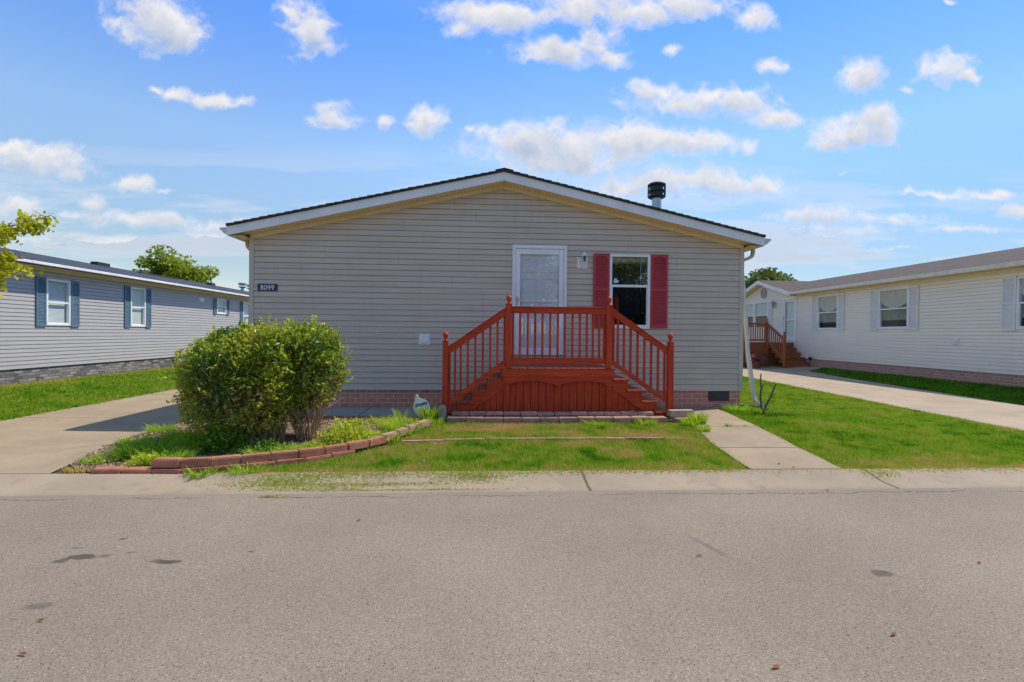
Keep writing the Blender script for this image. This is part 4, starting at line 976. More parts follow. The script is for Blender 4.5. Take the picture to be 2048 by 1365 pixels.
t, r = shrub('privet_shrub', -2.88, 6.38, .67, .56, .74, .62, 44000, .4, 'large dark green clipped shrub with bare brown stems low down', 21, lambda x: np.interp(x, [-3.7,-3.4,-3.0,-2.5,-2.2], [.20,.06,.02,.10,.42]))
stems(t, r, -2.88, 6.32, 190, .42, (-2.9,6.36), (.64,.55), .98, .0)
t, r = shrub('privet_shrub', -2.29, 6.46, .43, .44, .89, .49, 18000, .25, 'smaller lighter green shrub flaring from a narrow base, right of the large one', 31, lambda x: np.interp(x, [-2.7,-2.2,-1.7], [.55,.48,.50]), -.06)
stems(t, r, -2.20, 6.42, 62, .13, (-2.24,6.46), (.46,.42), 1.12, .0)

# ------------------------------------------------------------------ weeds
def tuft(cx, cy, rad, hgt, n, label, tone=.45, mat=None, name='weed_tuft', group='green weed tufts', wid=.010, z0=None, cat='weed', arch=.6):
    g0 = h(cx, cy) if z0 is None else z0
    a = rng.uniform(0, 2*np.pi, n); q = rad*np.sqrt(rng.random(n))*.8; bx = cx+q*np.cos(a); by = cy+q*np.sin(a)*.8; bz = np.full(n, g0)
    b = a+rng.normal(0, .8, n); l = rng.uniform(.1, 1, n)*arch*rad+.25*hgt*rng.random(n); hh = hgt*rng.uniform(.35, 1.1, n); w = wid*rng.uniform(.6, 1.2, n)
    dx, dy = np.cos(b), np.sin(b); c = rng.uniform(0, np.pi, n); sx, sy = np.cos(c)*w/2, np.sin(c)*w/2
    def pt(f, hz, k): return np.stack([bx+dx*l*f+sx*k, by+dy*l*f+sy*k, bz+hh*hz], 1)
    V = np.stack([pt(0,0,1), pt(0,0,-1), pt(.35,.62,-.9), pt(.35,.62,.9), pt(1,.92,0.05), pt(1,.92,-.05)], 1).reshape(-1, 3)
    i = np.arange(n)*6; Fq = np.concatenate([np.stack([i,i+1,i+2,i+3],1), np.stack([i+3,i+2,i+5,i+4],1)])
    o = mesh_np(name, V, Fq, np.repeat(tone+rng.normal(0,.18,n), 6), mat or WEED); return tag(o, label, cat, group)
def leafy(cx, cy, rx, ry, hgt, n, label, tone=.3, size=.05, mat=None, name='leafy_weed', group='leafy weeds in the bed', cat='weed', z0=None):
    g0 = h(cx, cy) if z0 is None else z0
    t = thing(name, (cx, cy, g0), label, cat, group); d = unit(rng.normal(size=(n,3))); d[:,2] = np.abs(d[:,2]); k = rng.random(n)**.4
    P = d*k[:,None]*np.array([rx, ry, hgt])*(.75+.45*vnoise(d, 4, int(abs(cx)*100) % 97))[:,None]+np.array([cx, cy, g0+.01]); D3 = d+rng.normal(size=(n,3))*.6
    V, Fq = leaf_geo(P, D3, size*rng.uniform(.6,1.3,n), .42, .3); mesh_np('foliage', V, Fq, np.repeat(tone+rng.normal(0,.18,n), 4), mat or WEED, t)
    mb = MB()
    for i in range(max(4, n//60)):
        e = P[rng.integers(0, n)]; mb.tube([(cx+rng.normal(0,rx*.15), cy+rng.normal(0,ry*.15), g0-.01), ((cx+e[0])/2, (cy+e[1])/2, g0+(e[2]-g0)*.6), tuple(e)], [.004,.003,.0015], 4)
    mb.build('stems', simple('weed_stem', (.14,.2,.04), .7) if 'weed_stem' not in bpy.data.materials else bpy.data.materials['weed_stem'], t, fixn=False); return t
tuft(-4.15,6.25,.22,.12,260,'green tuft on the driveway side of the bed')
tuft(-4.30,6.95,.22,.11,220,'sparse green tuft at the back left of the bed')
tuft(-4.02,5.50,.20,.10,220,'low tuft in the left point of the bed near the kerb')
tuft(-3.72,5.72,.32,.20,800,'dark green grassy tuft at the left tip of the bed', .62)
tuft(-3.33,5.47,.28,.17,520,'bright green grassy tuft just behind the first red blocks', .42)
leafy(-3.45,5.33,.20,.13,.14,300,'yellow green leafy weed touching the left end of the top course', .08, .045)
tuft(-3.60,6.40,.36,.20,800,'bright green tuft between driveway and large shrub', .40)
tuft(-3.25,6.02,.32,.19,520,'mid green tuft at the left foot of the large shrub', .55)
leafy(-2.92,5.85,.34,.18,.30,900,'dark leafy groundcover under the front of the large shrub', .80, .055)
leafy(-2.45,5.80,.24,.14,.18,300,'dark leafy groundcover below the arch between the shrubs', .72, .05)
tuft(-2.32,5.62,.30,.13,420,'thin grassy tuft behind the middle of the curved border', .5)
tuft(-2.72,5.34,.20,.07,150,'low green tuft behind the third border block', .45)
tuft(-2.05,5.78,.30,.14,420,'wispy pale tuft behind the curved border near the small shrub', .25)
leafy(-1.66,6.25,.38,.28,.30,1300,'bright yellow green leafy weed right of the small shrub', .12, .05)
leafy(-1.92,5.92,.16,.12,.13,200,'small yellow green leafy weed in front of the small shrub', .12, .045)
tuft(-1.30,6.38,.30,.15,480,'green grassy tuft right of the yellow green weed', .45)
tuft(-1.12,7.00,.34,.18,700,'bright green grass tuft in the bed left of the yard sign', .35)
tuft(-1.50,7.45,.20,.14,160,'small grass tuft by the patio edging row', .42)
tuft(-.80,7.66,.17,.27,260,'tall arching grass clump around the yard sign stake', .42, wid=.013, arch=.9)
tuft(-.70,7.40,.15,.12,200,'grass tuft at the corner of bed and porch blocks', .45)
tuft(-1.22,7.55,.13,.24,60,'sparse tall grass blades left of the yard sign', .28)
tuft(3.26,7.42,.15,.20,330,'bright green grass tuft at the tan block by the path', .35)
tuft(3.08,7.28,.16,.14,260,'green tuft at the corner of lawn and path', .42)
tuft(3.12,6.90,.12,.10,180,'low green tuft overhanging the left path edge', .45)
tuft(2.45,7.36,.18,.12,200,'grass tuft against the right blocks before the porch', .42)
tuft(1.70,7.36,.22,.09,200,'grass tuft against the middle blocks before the porch', .45)
tuft(3.30,7.20,.05,.05,40,'tiny weed in the left of the path joint', .5)
tuft(3.62,7.20,.06,.06,50,'small weed in the middle of the path joint', .6)
tuft(3.88,7.20,.05,.04,30,'tiny weed in the right of the path joint', .6)
tuft(4.60,8.75,.30,.13,420,'green grass clump at the right house corner', .5)
tuft(4.86,8.42,.16,.13,240,'grass tuft around the foot of the bare sticks', .5)
tuft(-2.75,5.03,.16,.10,160,'green grass tuft growing over the kerb before the border', .5)
tuft(-2.35,5.12,.20,.09,160,'grass tuft against the bottom course of the border', .5)
tuft(-3.98,5.18,.16,.07,120,'dry straw tuft at the left end of the bottom course', .0, GRASS)
for k, (x, y, lab) in enumerate(((-2.55,5.55,'behind the fourth and fifth border blocks'),(-2.10,5.72,'behind the sixth border block'),(-1.72,5.92,'behind the seventh border block'),(-1.40,6.15,'behind the eighth border block'),(-3.05,5.35,'behind the second border block'),(-3.88,5.95,'beside the driveway at the bed edge'),(-3.50,6.10,'left of the large shrub base'),(-1.02,6.75,'inside the right end of the curved border'),(-1.30,7.62,'by the patio edging left of the sign'),(-1.85,7.30,'behind the small shrub'))):
    tuft(x, y, .17+.05*(k % 3), .09+.03*(k % 2), 170, 'low green tuft '+lab, .35+.05*(k % 4))
# yard sign
ys = thing('yard_sign', (-.96,7.72,0), 'weathered white security yard sign with a blue band on a stake', 'sign')
mb = MB(); mb.tube([(-.845,7.735,.0),(-.875,7.73,.15)], .009, 6); mb.build('stake', WHITE, ys)
cx, cz = -.935, .222; pr = []
base_pts = [(-.128,.06),(-.118,.10),(-.108,.135),(-.100,.19),(-.082,.205),(-.062,.19),(-.045,.145),(.02,.122),(.06,.118),(.095,.085),(.125,.03),(.132,-.03),(.115,-.09),(.07,-.135),(.01,-.155),(-.05,-.150),(-.10,-.115),(-.135,-.05),(-.14,.01)]
SIGNP = simple('faded_sign_plastic', (.80,.84,.76), .5, .15, 14); SBLUE = simple('faded_blue_print', (.02,.20,.38), .5, .25, 60)
FS = FY(7.72)
mb = MB(FS); mb.prism([(cx+a*.92, cz+b*.92) for a, b in base_pts], 0, .008); mb.build('panel', SIGNP, ys, bevel=.002)
a = R(14); ca, sa = math.cos(a), math.sin(a)
def rot(px, pz): return (cx+px*ca-pz*sa, cz+px*sa+pz*ca)
mb = MB(FS); mb.prism([rot(-.095,.005),rot(.095,.005),rot(.095,.052),(rot(-.095,.052))], .008, .0095); mb.build('blue_band', SBLUE, ys)
mb = MB(FS)
for i in range(7): x = -.08+i*.024; mb.prism([rot(x,.014),rot(x+.012,.014),rot(x+.012,.018),rot(x,.018)], .0095, .0105)
mb.build('band_marks', SIGNP, ys)  # small pale print marks along the blue band
mb = MB(FS)
x = -.075
while x < .09: 
    l = random.uniform(.006,.014); mb.prism([rot(x,-.030),rot(x+l,-.030),rot(x+l,-.022),rot(x,-.022)], .008, .0092)
    mb.prism([rot(x*.85,-.056),rot(x*.85+l*.9,-.056),rot(x*.85+l*.9,-.049),rot(x*.85,-.049)], .008, .0092); x += l+.005
mb.build('worn_lettering', SBLUE, ys)
# bare sticks
st = thing('cut_shrub', (4.86,8.4,0), 'leafless cut back shrub of two forked sticks by the house corner', 'shrub')
mb = MB(); mb.tube([(4.86,8.4,-.02),(4.82,8.4,.12),(4.79,8.38,.3),(4.80,8.37,.45),(4.775,8.36,.56),(4.785,8.36,.70)], [.024,.020,.016,.015,.013,.010], 7); mb.tube([(4.79,8.38,.40),(4.83,8.37,.50),(4.84,8.37,.52)], [.010,.008,.006], 6)
mb.tube([(4.87,8.4,-.02),(4.90,8.4,.14),(4.97,8.39,.28),(5.02,8.38,.42),(5.06,8.37,.52)], [.024,.020,.017,.015,.011], 7); mb.tube([(4.97,8.39,.28),(5.04,8.39,.34),(5.055,8.39,.36)], [.011,.009,.007], 6)
mb.tube([(4.86,8.4,0),(4.84,8.42,.16),(4.85,8.43,.19)], [.016,.011,.008], 6); mb.tube([(4.88,8.39,0),(4.93,8.37,.10)], [.016,.009], 6); mb.build('branches', BARK, st, fixn=False)
# splash tray
mb = MB(); mb.box(4.78,5.12,8.98,9.12,.02,.035); mb.box(4.78,5.12,8.965,8.98,.02,.055); mb.box(4.78,5.12,9.12,9.135,.02,.055); o = mb.build('splash_tray', GREENP, None, bevel=.004); tag(o, 'dark green plastic splash tray at the foot of the downspout', 'tray')

# ================================================================== lawns
def nn(x, y, s, seed): return vnoise(np.stack([x, y, 0*x], 1), s, seed)
FRONT = [(-2.95,5.02),(2.81,5.03),(2.93,6.29),(3.17,7.39),(2.95,7.44),(-.58,7.44),(-.70,7.30),(-.82,6.98),(-.98,6.66),(-1.12,6.28),(-1.36,5.90),(-1.6,5.68),(-1.82,5.50),(-2.08,5.36),(-2.3,5.26),(-2.55,5.14)]
def tf(x, y):
    t = .38+.50*(nn(x,y,2.2,1)-.5)+.34*(nn(x,y,7,2)-.5)
    t = t-.30*np.clip((5.45-y)/.4,0,1)*nn(x,y,3,3)*1.3
    t = np.where(y > 6.5, t-.07-.40*np.clip((nn(x,y*1.6,1.5,6)-.55)*4,0,1), t); return t
grass('lawn', FRONT, 120000, .036, .0075, tf, 'patchy green and straw front lawn between the kerb and the porch', bias=0, edge=.032)
RL = [(3.81,5.04),(8.12,5.06),(8.22,7.1),(8.57,11.2),(9.02,16.6),(9.6,30),(6.5,30),(5.1,9.3),(4.34,8.9),(4.26,8.67),(4.02,6.77)]
def tr_(x, y):
    t = .53+.38*(nn(x,y,1.3,4)-.5)+.30*(nn(x,y,6,2)-.5); t = t-.42*np.clip((5.75-y)/.6,0,1)*np.clip(nn(x,y,2.4,3)*1.7,0,1)
    return t-.18*np.clip((nn(x,y,1.1,8)-.6)*4,0,1)
grass('lawn', RL, 210000, .036, .0075, tr_, 'bright green lawn sloping between the path and the right driveway', edge=.032)
grass('lawn', [(11.35,5.3),(11.42,9.9),(11.77,13.5),(12.12,16.5),(12.52,18.6),(13.6,19.2),(13.62,9.1),(13.62,5.3)], 60000, .05, .009, lambda x, y: .84+.2*(nn(x,y,2,1)-.5), 'dark green lawn strip along the brick base of the cream house', edge=.02)
grass('lawn', [(-8.02,5.2),(-8.02,30),(-11.45,30),(-11.45,11),(-11.5,8)], 90000, .05, .010, lambda x, y: .50+.34*(nn(x,y,1.5,1)-.5)-.35*np.clip((-10.9-x)/.4,0,1)*(.4+nn(x,y,3,2)), 'green lawn between the left driveway and the grey house', edge=.03)
grass('grass_strip', [(-4.98,8.2),(-4.98,24),(-4.2,24),(-4.2,8.2)], 9000, .06, .010, lambda x, y: .55+0*x, 'narrow grass verge between the left driveway and the taupe house', edge=.02)
# clippings on the kerb
gx = []; gy = []
for (cx, cy, sx, sy, n) in ((-1.9,4.87,.25,.08,1500),(-1.25,4.80,.5,.03,1100),(-1.55,4.97,.4,.05,900),(-.1,4.93,.20,.06,1000),(-.75,4.66,.5,.012,500),(-1.65,4.70,.35,.03,500),(4.1,4.95,.12,.05,260),(1.4,5.02,1.0,.03,700),(5.4,5.02,1.1,.035,900),(-.6,5.0,.9,.04,1400),(-1.85,4.52,.08,.02,120)):
    gx.append(rng.normal(cx, sx, n)); gy.append(rng.normal(cy, sy, n))
gx = np.concatenate(gx); gy = np.concatenate(gy)
def curbz(y): return np.interp(y, [4.60,4.70,4.82,4.92,5.0,5.06], [-.112,-.106,-.096,-.074,-.055,-.050])
keep = gy < 5.08; gx, gy = gx[keep], gy[keep]; n = len(gx)
D3 = rng.normal(size=(n,3)); D3[:,2] *= .15
V, Fq = leaf_geo(np.stack([gx, gy, curbz(gy)+.004+rng.uniform(0,.006,n)], 1), D3, rng.uniform(.012,.035,n), .22, .1)
tag(mesh_np('grass_clippings', V, Fq, np.repeat(rng.uniform(.1,.6,n), 4), GRASS), 'scattered grass clippings lying on the kerb before the border', 'clippings', kind='stuff')

# ================================================================== fallen leaves
FLV = [(-2.20,2.62,'curled brown leaf on the road below the lower left stain'),(-2.05,2.35,'long orange leaf low on the left of the road'),(1.44,3.22,'small brown leaf left of the long skid mark'),(3.22,3.05,'thin tan twig leaf on the right of the road'),
       (2.02,2.33,'orange brown leaf at the lower right of the road'),(1.30,2.12,'red brown leaf near the bottom of the road right of centre'),(3.27,4.55,'dark leaf on the asphalt joint below the path'),(-.95,3.92,'faint orange leaf on the upper road left of centre'),
       (5.18,5.6,'pale fallen leaf at the front of the right lawn'),(6.1,5.55,'orange leaf among the grass at the far right'),(5.0,6.4,'brown leaf mid right lawn'),(-.62,5.35,'white petal like leaf on the front lawn'),(3.30,5.12,'pair of dry leaves at the foot of the path'),(3.22,5.25,'single small dark leaf on the path')]
for i, (x, y, lab) in enumerate(FLV):
    z = (-.112 if y < 4.6 else h(x, y)+(.045 if not (2.9 < x < 3.9) else .014)); s = random.uniform(.016,.028); a = random.uniform(-.5, .5); mb = MB(); ca, sa = math.cos(a), math.sin(a); V = []
    for (u, v, w) in ((-1,0,.004),(-.45,.28,.010),(.2,.34,.012),(.7,.16,.008),(1.1,0,.014),(.7,-.15,.010),(.2,-.32,.003),(-.45,-.26,.008)): V.append((x+(u*ca-v*sa)*s, y+(u*sa+v*ca)*s*.8, z+w))
    V.append((x, y, z+.002)); mb.add(V, [(j, (j+1) % 8, 8) for j in range(8)])
    tag(mb.build('fallen_leaf', FALLEN if i != 11 else CURT, None, fixn=False), lab, 'leaf', 'fallen leaves on road and lawn')

# ================================================================== left house
XL = -11.7; FL = FXp(XL)
lh = thing('manufactured_home', (XL-4.4, 20, 0), 'long grey sided home on the left with slate blue shutters and a stone skirting', 'house')
Y0, Y1 = 9.1, 38.0
WL = [(14.05,14.83,1.45,2.71),(17.25,17.98,1.46,2.78),(22.6,23.4,2.09,2.76),(25.0,25.8,1.46,2.77)]
siding(FL, Y0, Y1, .345, 2.98, [(a+.03,b-.03,c+.03,d-.03) for a,b,c,d in WL], exposure=.1016, seams=1).build('wall', [SIDL, SEAM], lh, fixn=False)
siding(FY(Y0), XL-8.8, XL, .345, 2.98, [], gable=(XL-4.4, .215, 3.98)).build('end_wall', [SIDL, SEAM], lh, fixn=False)
mb = MB(); mb.box(XL-8.8, XL-.03, Y1-.05, Y1, .3, 3.0); mb.box(XL-8.8, XL-8.75, Y0+.03, Y1, .3, 3.0); mb.build('backing_wall', SIDL, lh)
mb = MB(); mb.box(XL-.06, XL-.02, Y0, Y1, -.06, .345); mb.box(XL-8.8, XL-.06, Y0+.02, Y0+.06, -.06, .345); mb.build('stone_skirting', STN, lh)
mb = MB(); mb.box(XL-.04, XL+.03, Y0-.03, Y0+.06, .33, 3.0); mb.build('corner_post', SIDL, lh)
for w_, ww in zip(WL, (.30,.27,.25,.27)):
    a, b, c, d = w_; window(FL, lh, a, b, c, d, BLIND, fw_=.055, glass=GLASS); shutter(FL, lh, a-ww-.01, a-.01, c-.03, d+.02, SHUTL); shutter(FL, lh, b+.01, b+ww+.01, c-.03, d+.02, SHUTL)
mb = MB(FL); mb.box(21.25,21.55,0,.03,2.55,2.70); mb.box(21.30,21.50,.03,.09,2.60,2.66); mb.build('vent_hood', WHITE, lh)
xe = XL+.36; ze = 3.10; xr = XL-4.4; zr_ = 4.06
mb = MB(); mb.add([(xe,Y0-.3,ze),(xe,Y1,ze),(xr,Y1,zr_),(xr,Y0-.3,zr_),(XL-9.15,Y1,ze),(XL-9.15,Y0-.3,ze),(xe,Y0-.3,ze-.05),(xe,Y1,ze-.05)],[(0,1,2,3),(3,2,4,5),(0,1,7,6)]); lroof = mb.build('roof', SHL, lh, fixn=False)
mb = MB(); mb.box(xe-.002, xe+.09, Y0-.3, Y1, ze-.105, ze-.03); mb.build('gutter', FASC, lh, bevel=.01)
mb = MB(); mb.add([(xe,Y0-.3,ze-.13),(XL,Y0-.3,ze-.13),(XL,Y1,ze-.13),(xe,Y1,ze-.13)],[(0,1,2,3)]); mb.box(XL+.012, XL+.04, Y0, Y1, ze-.20, ze-.135); mb.build('soffit', WCREAM, lh)
mb = MB(FY(0)); mb.prism([(xe,ze-.02),(xr,zr_-.02),(XL-9.15,ze-.02),(XL-9.15,ze-.17),(xr,zr_-.17),(xe,ze-.17)], -Y0+.28, -Y0+.30); mb.build('fascia', FASC, lh)
def lr(x): return ze+(xe-x)/(xe-xr)*(zr_-ze)
for (x, y, sx, sy, hz) in ((-15.6,21.3,.28,.7,.12),(-15.3,29.0,.25,.5,.13),(-15.2,24.2,.3,2.6,.03)):
    mb = MB(); z = lr(x); mb.box(x-sx/2, x+sx/2, y-sy/2, y+sy/2, z-.1, z+hz); mb.build('roof_vent', BLK, lh, bevel=.02)
for (x, y) in ((-14.8,31.6),(-14.9,32.9)):
    mb = MB(); z = lr(x); mb.lathe(x, y, [(.10,z-.1),(.10,z+.28)], 12); mb.lathe(x, y, [(.16,z+.20),(.22,z+.26),(.22,z+.28)], 12); mb.lathe(x, y, [(.10,z+.34),(.22,z+.36),(.24,z+.47),(.20,z+.50)], 12); mb.build('vent_pipe', GALV, lh)

# ================================================================== right house
XR = 13.7; FR = FXm(XR)
rh = thing('manufactured_home', (XR+4.4, 18, .1), 'long cream sided home on the right with white shutters and a pink brick skirting', 'house')
Y0, Y1 = 9.1, 30.0; ZS = .41
WR_ = [(18.60,19.78,1.62,3.00),(15.38,16.60,1.62,2.98),(10.95,12.10,1.58,2.93)]; GW = [(23.35,24.55,1.70,3.02),(24.62,25.8,1.70,3.02)]; DR = (21.15,22.15,1.10,3.05)
holes = [(a+.03,b-.03,c+.03,d-.03) for a,b,c,d in WR_+GW]+[(DR[0]+.03,DR[1]-.03,DR[2]+.02,DR[3]-.03)]
siding(FR, Y0, Y1, ZS, 3.10, holes).build('wall', [SIDR, SEAM], rh, fixn=False)
GP, GS, GZ = 23.72, .30, 4.00
siding(FR, GP-2.5, GP+2.5, 3.04, 3.10, [], gable=(GP, GS, GZ-.13), proud=.022).build('gable_wall', [SIDR, SEAM], rh, fixn=False)
siding(FY(Y0), XR, XR+8.8, ZS, 3.1, [], gable=(XR+4.4, .23, 4.15)).build('end_wall', [SIDR, SEAM], rh, fixn=False)
mb = MB(); mb.box(XR+.03, XR+8.8, Y1-.05, Y1, .3, 3.1); mb.box(XR+8.75, XR+8.8, Y0+.03, Y1, .3, 3.1); mb.build('backing_wall', SIDR, rh)
mb = MB(); mb.box(XR+.02, XR+.06, Y0, Y1, -.02, ZS); mb.box(XR+.06, XR+8.8, Y0+.02, Y0+.06, -.06, ZS); mb.build('brick_skirting', BRKR, rh)
mb = MB(); mb.box(XR-.03, XR+.05, Y0-.03, Y0+.05, ZS-.02, 3.2); mb.build('corner_post', SIDR, rh)
for (a, b, c, d), ww in zip(WR_, (.33,.36,.36)):
    ww_ = window(FR, rh, a, b, c, d, None, fw_=.055, glass=m_glass('reflective_pane', .28) if 'reflective_pane' not in bpy.data.materials else bpy.data.materials['reflective_pane'])
    zm = (c+d)/2
    mb = MB(FR); n = 16; vs = []
    for i in range(n+1):
        u = i/n; s_ = a+.055+(b-a-.11)*u; zl = zm+.05+.22*abs(2*u-1)**2.2
        vs += [(s_, -.03+.012*math.sin(u*40), d-.055), (s_, -.03+.012*math.sin(u*40), zl)]
    mb.add(vs, [(2*i,2*i+1,2*i+3,2*i+2) for i in range(n)]); mb.build('valance', BLINDC, ww_, fixn=False)
    mb = MB(FR); vs = []
    for i in range(n+1):
        u = i/n; s_ = a+.055+(b-a-.11)*u; zl = zm+.03+.22*abs(2*u-1)**2.2; vs += [(s_, -.024, zl+.035), (s_, -.024, zl)]
    mb.add(vs, [(2*i,2*i+1,2*i+3,2*i+2) for i in range(n)]); mb.build('valance_trim', CURT, ww_, fixn=False)
    mb = MB(FR)
    for i in range(24):
        u0_ = a+.055+(b-a-.11)*i/24; u1_ = a+.055+(b-a-.11)*(i+1)/24; mb.quad((u0_,-.055-.012*(i%2),c+.3),(u1_,-.055-.012*((i+1)%2),c+.3),(u1_,-.055-.012*((i+1)%2),d-.055),(u0_,-.055-.012*(i%2),d-.055))
    mb.build('sheer_curtain', simple('sheer', (.30,.30,.25), .8) if 'sheer' not in bpy.data.materials else bpy.data.materials['sheer'], ww_, fixn=False)
    shutter(FR, rh, a-ww-.01, a-.01, c-.04, d+.03, SHUTR, arch=False); shutter(FR, rh, b+.01, b+ww+.01, c-.04, d+.03, SHUTR, arch=False)
for (a, b, c, d) in GW: window(FR, rh, a, b, c, d, BLIND, fw_=.06, blind_to=2.35)
shutter(FR, rh, GW[0][0]-.34, GW[0][0]-.01, GW[0][2]-.04, GW[0][3]+.03, SHUTR, arch=False)
a, b, c, d = DR
mb = MB(FR); mb.box(a,a+.07,0,.045,c,d); mb.box(b-.07,b,0,.045,c,d); mb.box(a+.07,b-.07,0,.045,d-.08,d); mb.box(a+.07,b-.07,0,.05,c,c+.04)
mb.box(a+.08,a+.16,.0,.03,c+.05,d-.09); mb.box(b-.16,b-.08,0,.03,c+.05,d-.09); mb.box(a+.16,b-.16,0,.03,d-.17,d-.09); mb.box(a+.16,b-.16,0,.03,c+.05,c+.22); mb.box(a+.16,b-.16,0,.03,2.05,2.11)
sd2 = mb.build('storm_door', WHITE, rh, bevel=.003)
mb = MB(FR); mb.quad((a+.16,.012,c+.22),(b-.16,.012,c+.22),(b-.16,.012,d-.17),(a+.16,.012,d-.17)); mb.build('glass', GLASSD, sd2, fixn=False)
mb = MB(FR); mb.tube([FR(b-.11,.03,2.12),FR(b-.11,.06,2.12),FR(b-.11,.06,2.22)], .014, 6); mb.build('handle', BLK, sd2)
mb = MB(FR); mb.box(a+.05,b-.05,-.09,-.05,c+.02,d-.04); mb.build('entry_door', BLIND, rh)
mb = MB(FR); mb.box(13.65,13.88,0,.03,1.12,1.34); mb.box(13.69,13.84,.03,.045,1.16,1.29); mb.build('outlet_cover', SHUTR, rh, bevel=.004)
# round gable ornament
mb = MB(); c0 = Vector((XR-.05, GP, 3.43)); ring = [c0+Vector((0, .23*math.cos(t*math.pi/10), .23*math.sin(t*math.pi/10))) for t in range(21)]
mb.tube(ring, .022, 6, caps=False)
for i in range(5):
    t0 = math.pi/2+i*2*math.pi/5*2; t1 = math.pi/2+(i+1)*2*math.pi/5*2; mb.tube([c0+Vector((0,.22*math.cos(t0),.22*math.sin(t0))), c0+Vector((0,.22*math.cos(t1),.22*math.sin(t1)))], .014, 5)
on = mb.build('gable_ornament', simple('grey_ornament', (.38,.38,.40), .5, .1, 10), None); tag(on, 'round grey ornament with star lines on the small gable of the cream house', 'ornament')
ln2 = thing('wall_lantern', (XR, 22.75, 2.7), 'pale wall lantern beside the far door of the cream house', 'lamp')
mb = MB(FR); mb.box(22.66,22.84,0,.03,2.72,2.92); mb.build('back_plate', WHITE, ln2); mb = MB(); mb.lathe(XR-.14, 22.75, [(.03,2.68),(.05,2.72),(.09,2.88),(.10,2.9),(.02,3.0)], 8); mb.tube([(XR,22.75,2.75),(XR-.08,22.75,2.66),(XR-.14,22.75,2.70)], .014, 5); mb.build('lantern_head', simple('pewter', (.35,.36,.38), .4), ln2)
# roof
xe = XR-.32; ze = 3.30; xr = XR+4.5; zr_ = 4.44; sl = (zr_-ze)/(xr-xe); zc = GZ+.06
xv = xe+(zc-ze)/sl; yl = GP-(zc-ze)/GS; yh = GP+(zc-ze)/GS; xg = XR-.36
mb = MB(); Ys = Y0-.3
mb.add([(xe,Ys,ze),(xe,yl,ze),(xr,yl,zr_),(xr,Ys,zr_)],[(0,1,2,3)])
mb.add([(xe,yh,ze),(xe,Y1+.3,ze),(xr,Y1+.3,zr_),(xr,yh,zr_)],[(0,1,2,3)])
mb.add([(xe,yl,ze),(xv,GP,zc),(xr,GP,zr_),(xr,yl,zr_)],[(0,1,2,3)]); mb.add([(xe,yh,ze),(xv,GP,zc),(xr,GP,zr_),(xr,yh,zr_)],[(0,1,2,3)])
mb.add([(xr,Ys,zr_),(xr,Y1+.3,zr_),(XR+9.15,Y1+.3,ze),(XR+9.15,Ys,ze)],[(0,1,2,3)]); mb.build('roof', SHR, rh, fixn=False)
mb = MB(); mb.add([(xg,yl,ze),(xg,GP,zc),(xv,GP,zc),(xe,yl,ze)],[(0,1,2,3)]); mb.add([(xg,yh,ze),(xg,GP,zc),(xv,GP,zc),(xe,yh,ze)],[(0,1,2,3)]); mb.build('cross_gable_roof', SHR, rh, fixn=False)
mb = MB(FR); t_ = .17
mb.prism([(yl-.05,ze-.02),(GP,zc-.015),(yh+.05,ze-.02),(yh+.05,ze-.02-t_),(GP,zc-.015-t_),(yl-.05,ze-.02-t_)], .34, .37); mb.build('gable_fascia', FASC, rh)
mb = MB(FR); mb.prism([(yl,ze-.16),(GP,zc-.16),(yh,ze-.16),(yh,ze-.17),(GP,zc-.17),(yl,ze-.17)], 0, .34); mb.build('gable_soffit', WCREAM, rh)
mb = MB(); mb.box(xe-.11, xe+.002, Ys, yl-.05, ze-.14, ze-.02); mb.box(xe-.11, xe+.002, yh+.05, Y1+.3, ze-.14, ze-.02); mb.build('gutter', simple('cream_gutter', (.78,.72,.58), .45), rh, bevel=.01)
mb = MB(); mb.add([(xe,Ys,ze-.13),(XR,Ys,ze-.13),(XR,yl,ze-.13),(xe,yl,ze-.13)],[(0,1,2,3)]); mb.box(XR-.045, XR-.016, Y0, yl, ze-.22, ze-.135); mb.build('soffit', WCREAM, rh)
mb = MB(FY(0)); mb.prism([(xe,ze-.02),(xr,zr_-.02),(XR+9.15,ze-.02),(XR+9.15,ze-.17),(xr,zr_-.17),(xe,ze-.17)], -Y0+.28, -Y0+.30); mb.build('fascia', FASC, rh)

# right porch
ZL = 1.06; rp = thing('porch', (12.5,22.3,.1), 'orange cedar porch with four steps against the far door of the cream house', 'porch')
X0, X1, YA, YBk = 11.35, 13.66, 21.35, 23.9
mb = MB(); 
for i in range(16): mb.box(X0+i*.1445+.003, X0+(i+1)*.1445-.003, YA, YBk, ZL-.04, ZL)
mb.build('deck_boards', OWX, rp)
mb = MB()
for i in range(8): mb.box(X0, 12.47, YA+.03, YA+.05, .08+i*.118+.003, .08+(i+1)*.118-.003)
for i in range(8): mb.box(X0, X0+.02, YA+.05, YBk, .08+i*.118+.003, .08+(i+1)*.118-.003)
mb.box(X0+.03, X1, YA+.08, YA+.10, .06, ZL-.045); mb.build('skirt_boards', OWX, rp)
ZT = 1.93
def pst(x, y, zb, zt, w=.095):
    mb = MB(); mb.box(x-w/2, x+w/2, y-w/2, y+w/2, zb, zt); p = mb.build('newel_post', OWZ, rp, bevel=.005); mb = MB(); mb.lathe(x, y, [(.03,zt),(.02,zt+.03),(.045,zt+.06),(.05,zt+.09),(.03,zt+.13),(.005,zt+.14)], 10); mb.build('finial', OWZ, p)
pst(11.42, YA, .08, ZT+.07); pst(12.46, YA, .08, ZT+.07); pst(12.50, 20.12, .05, 1.40); pst(11.42, YBk-.1, .08, ZT+.07)
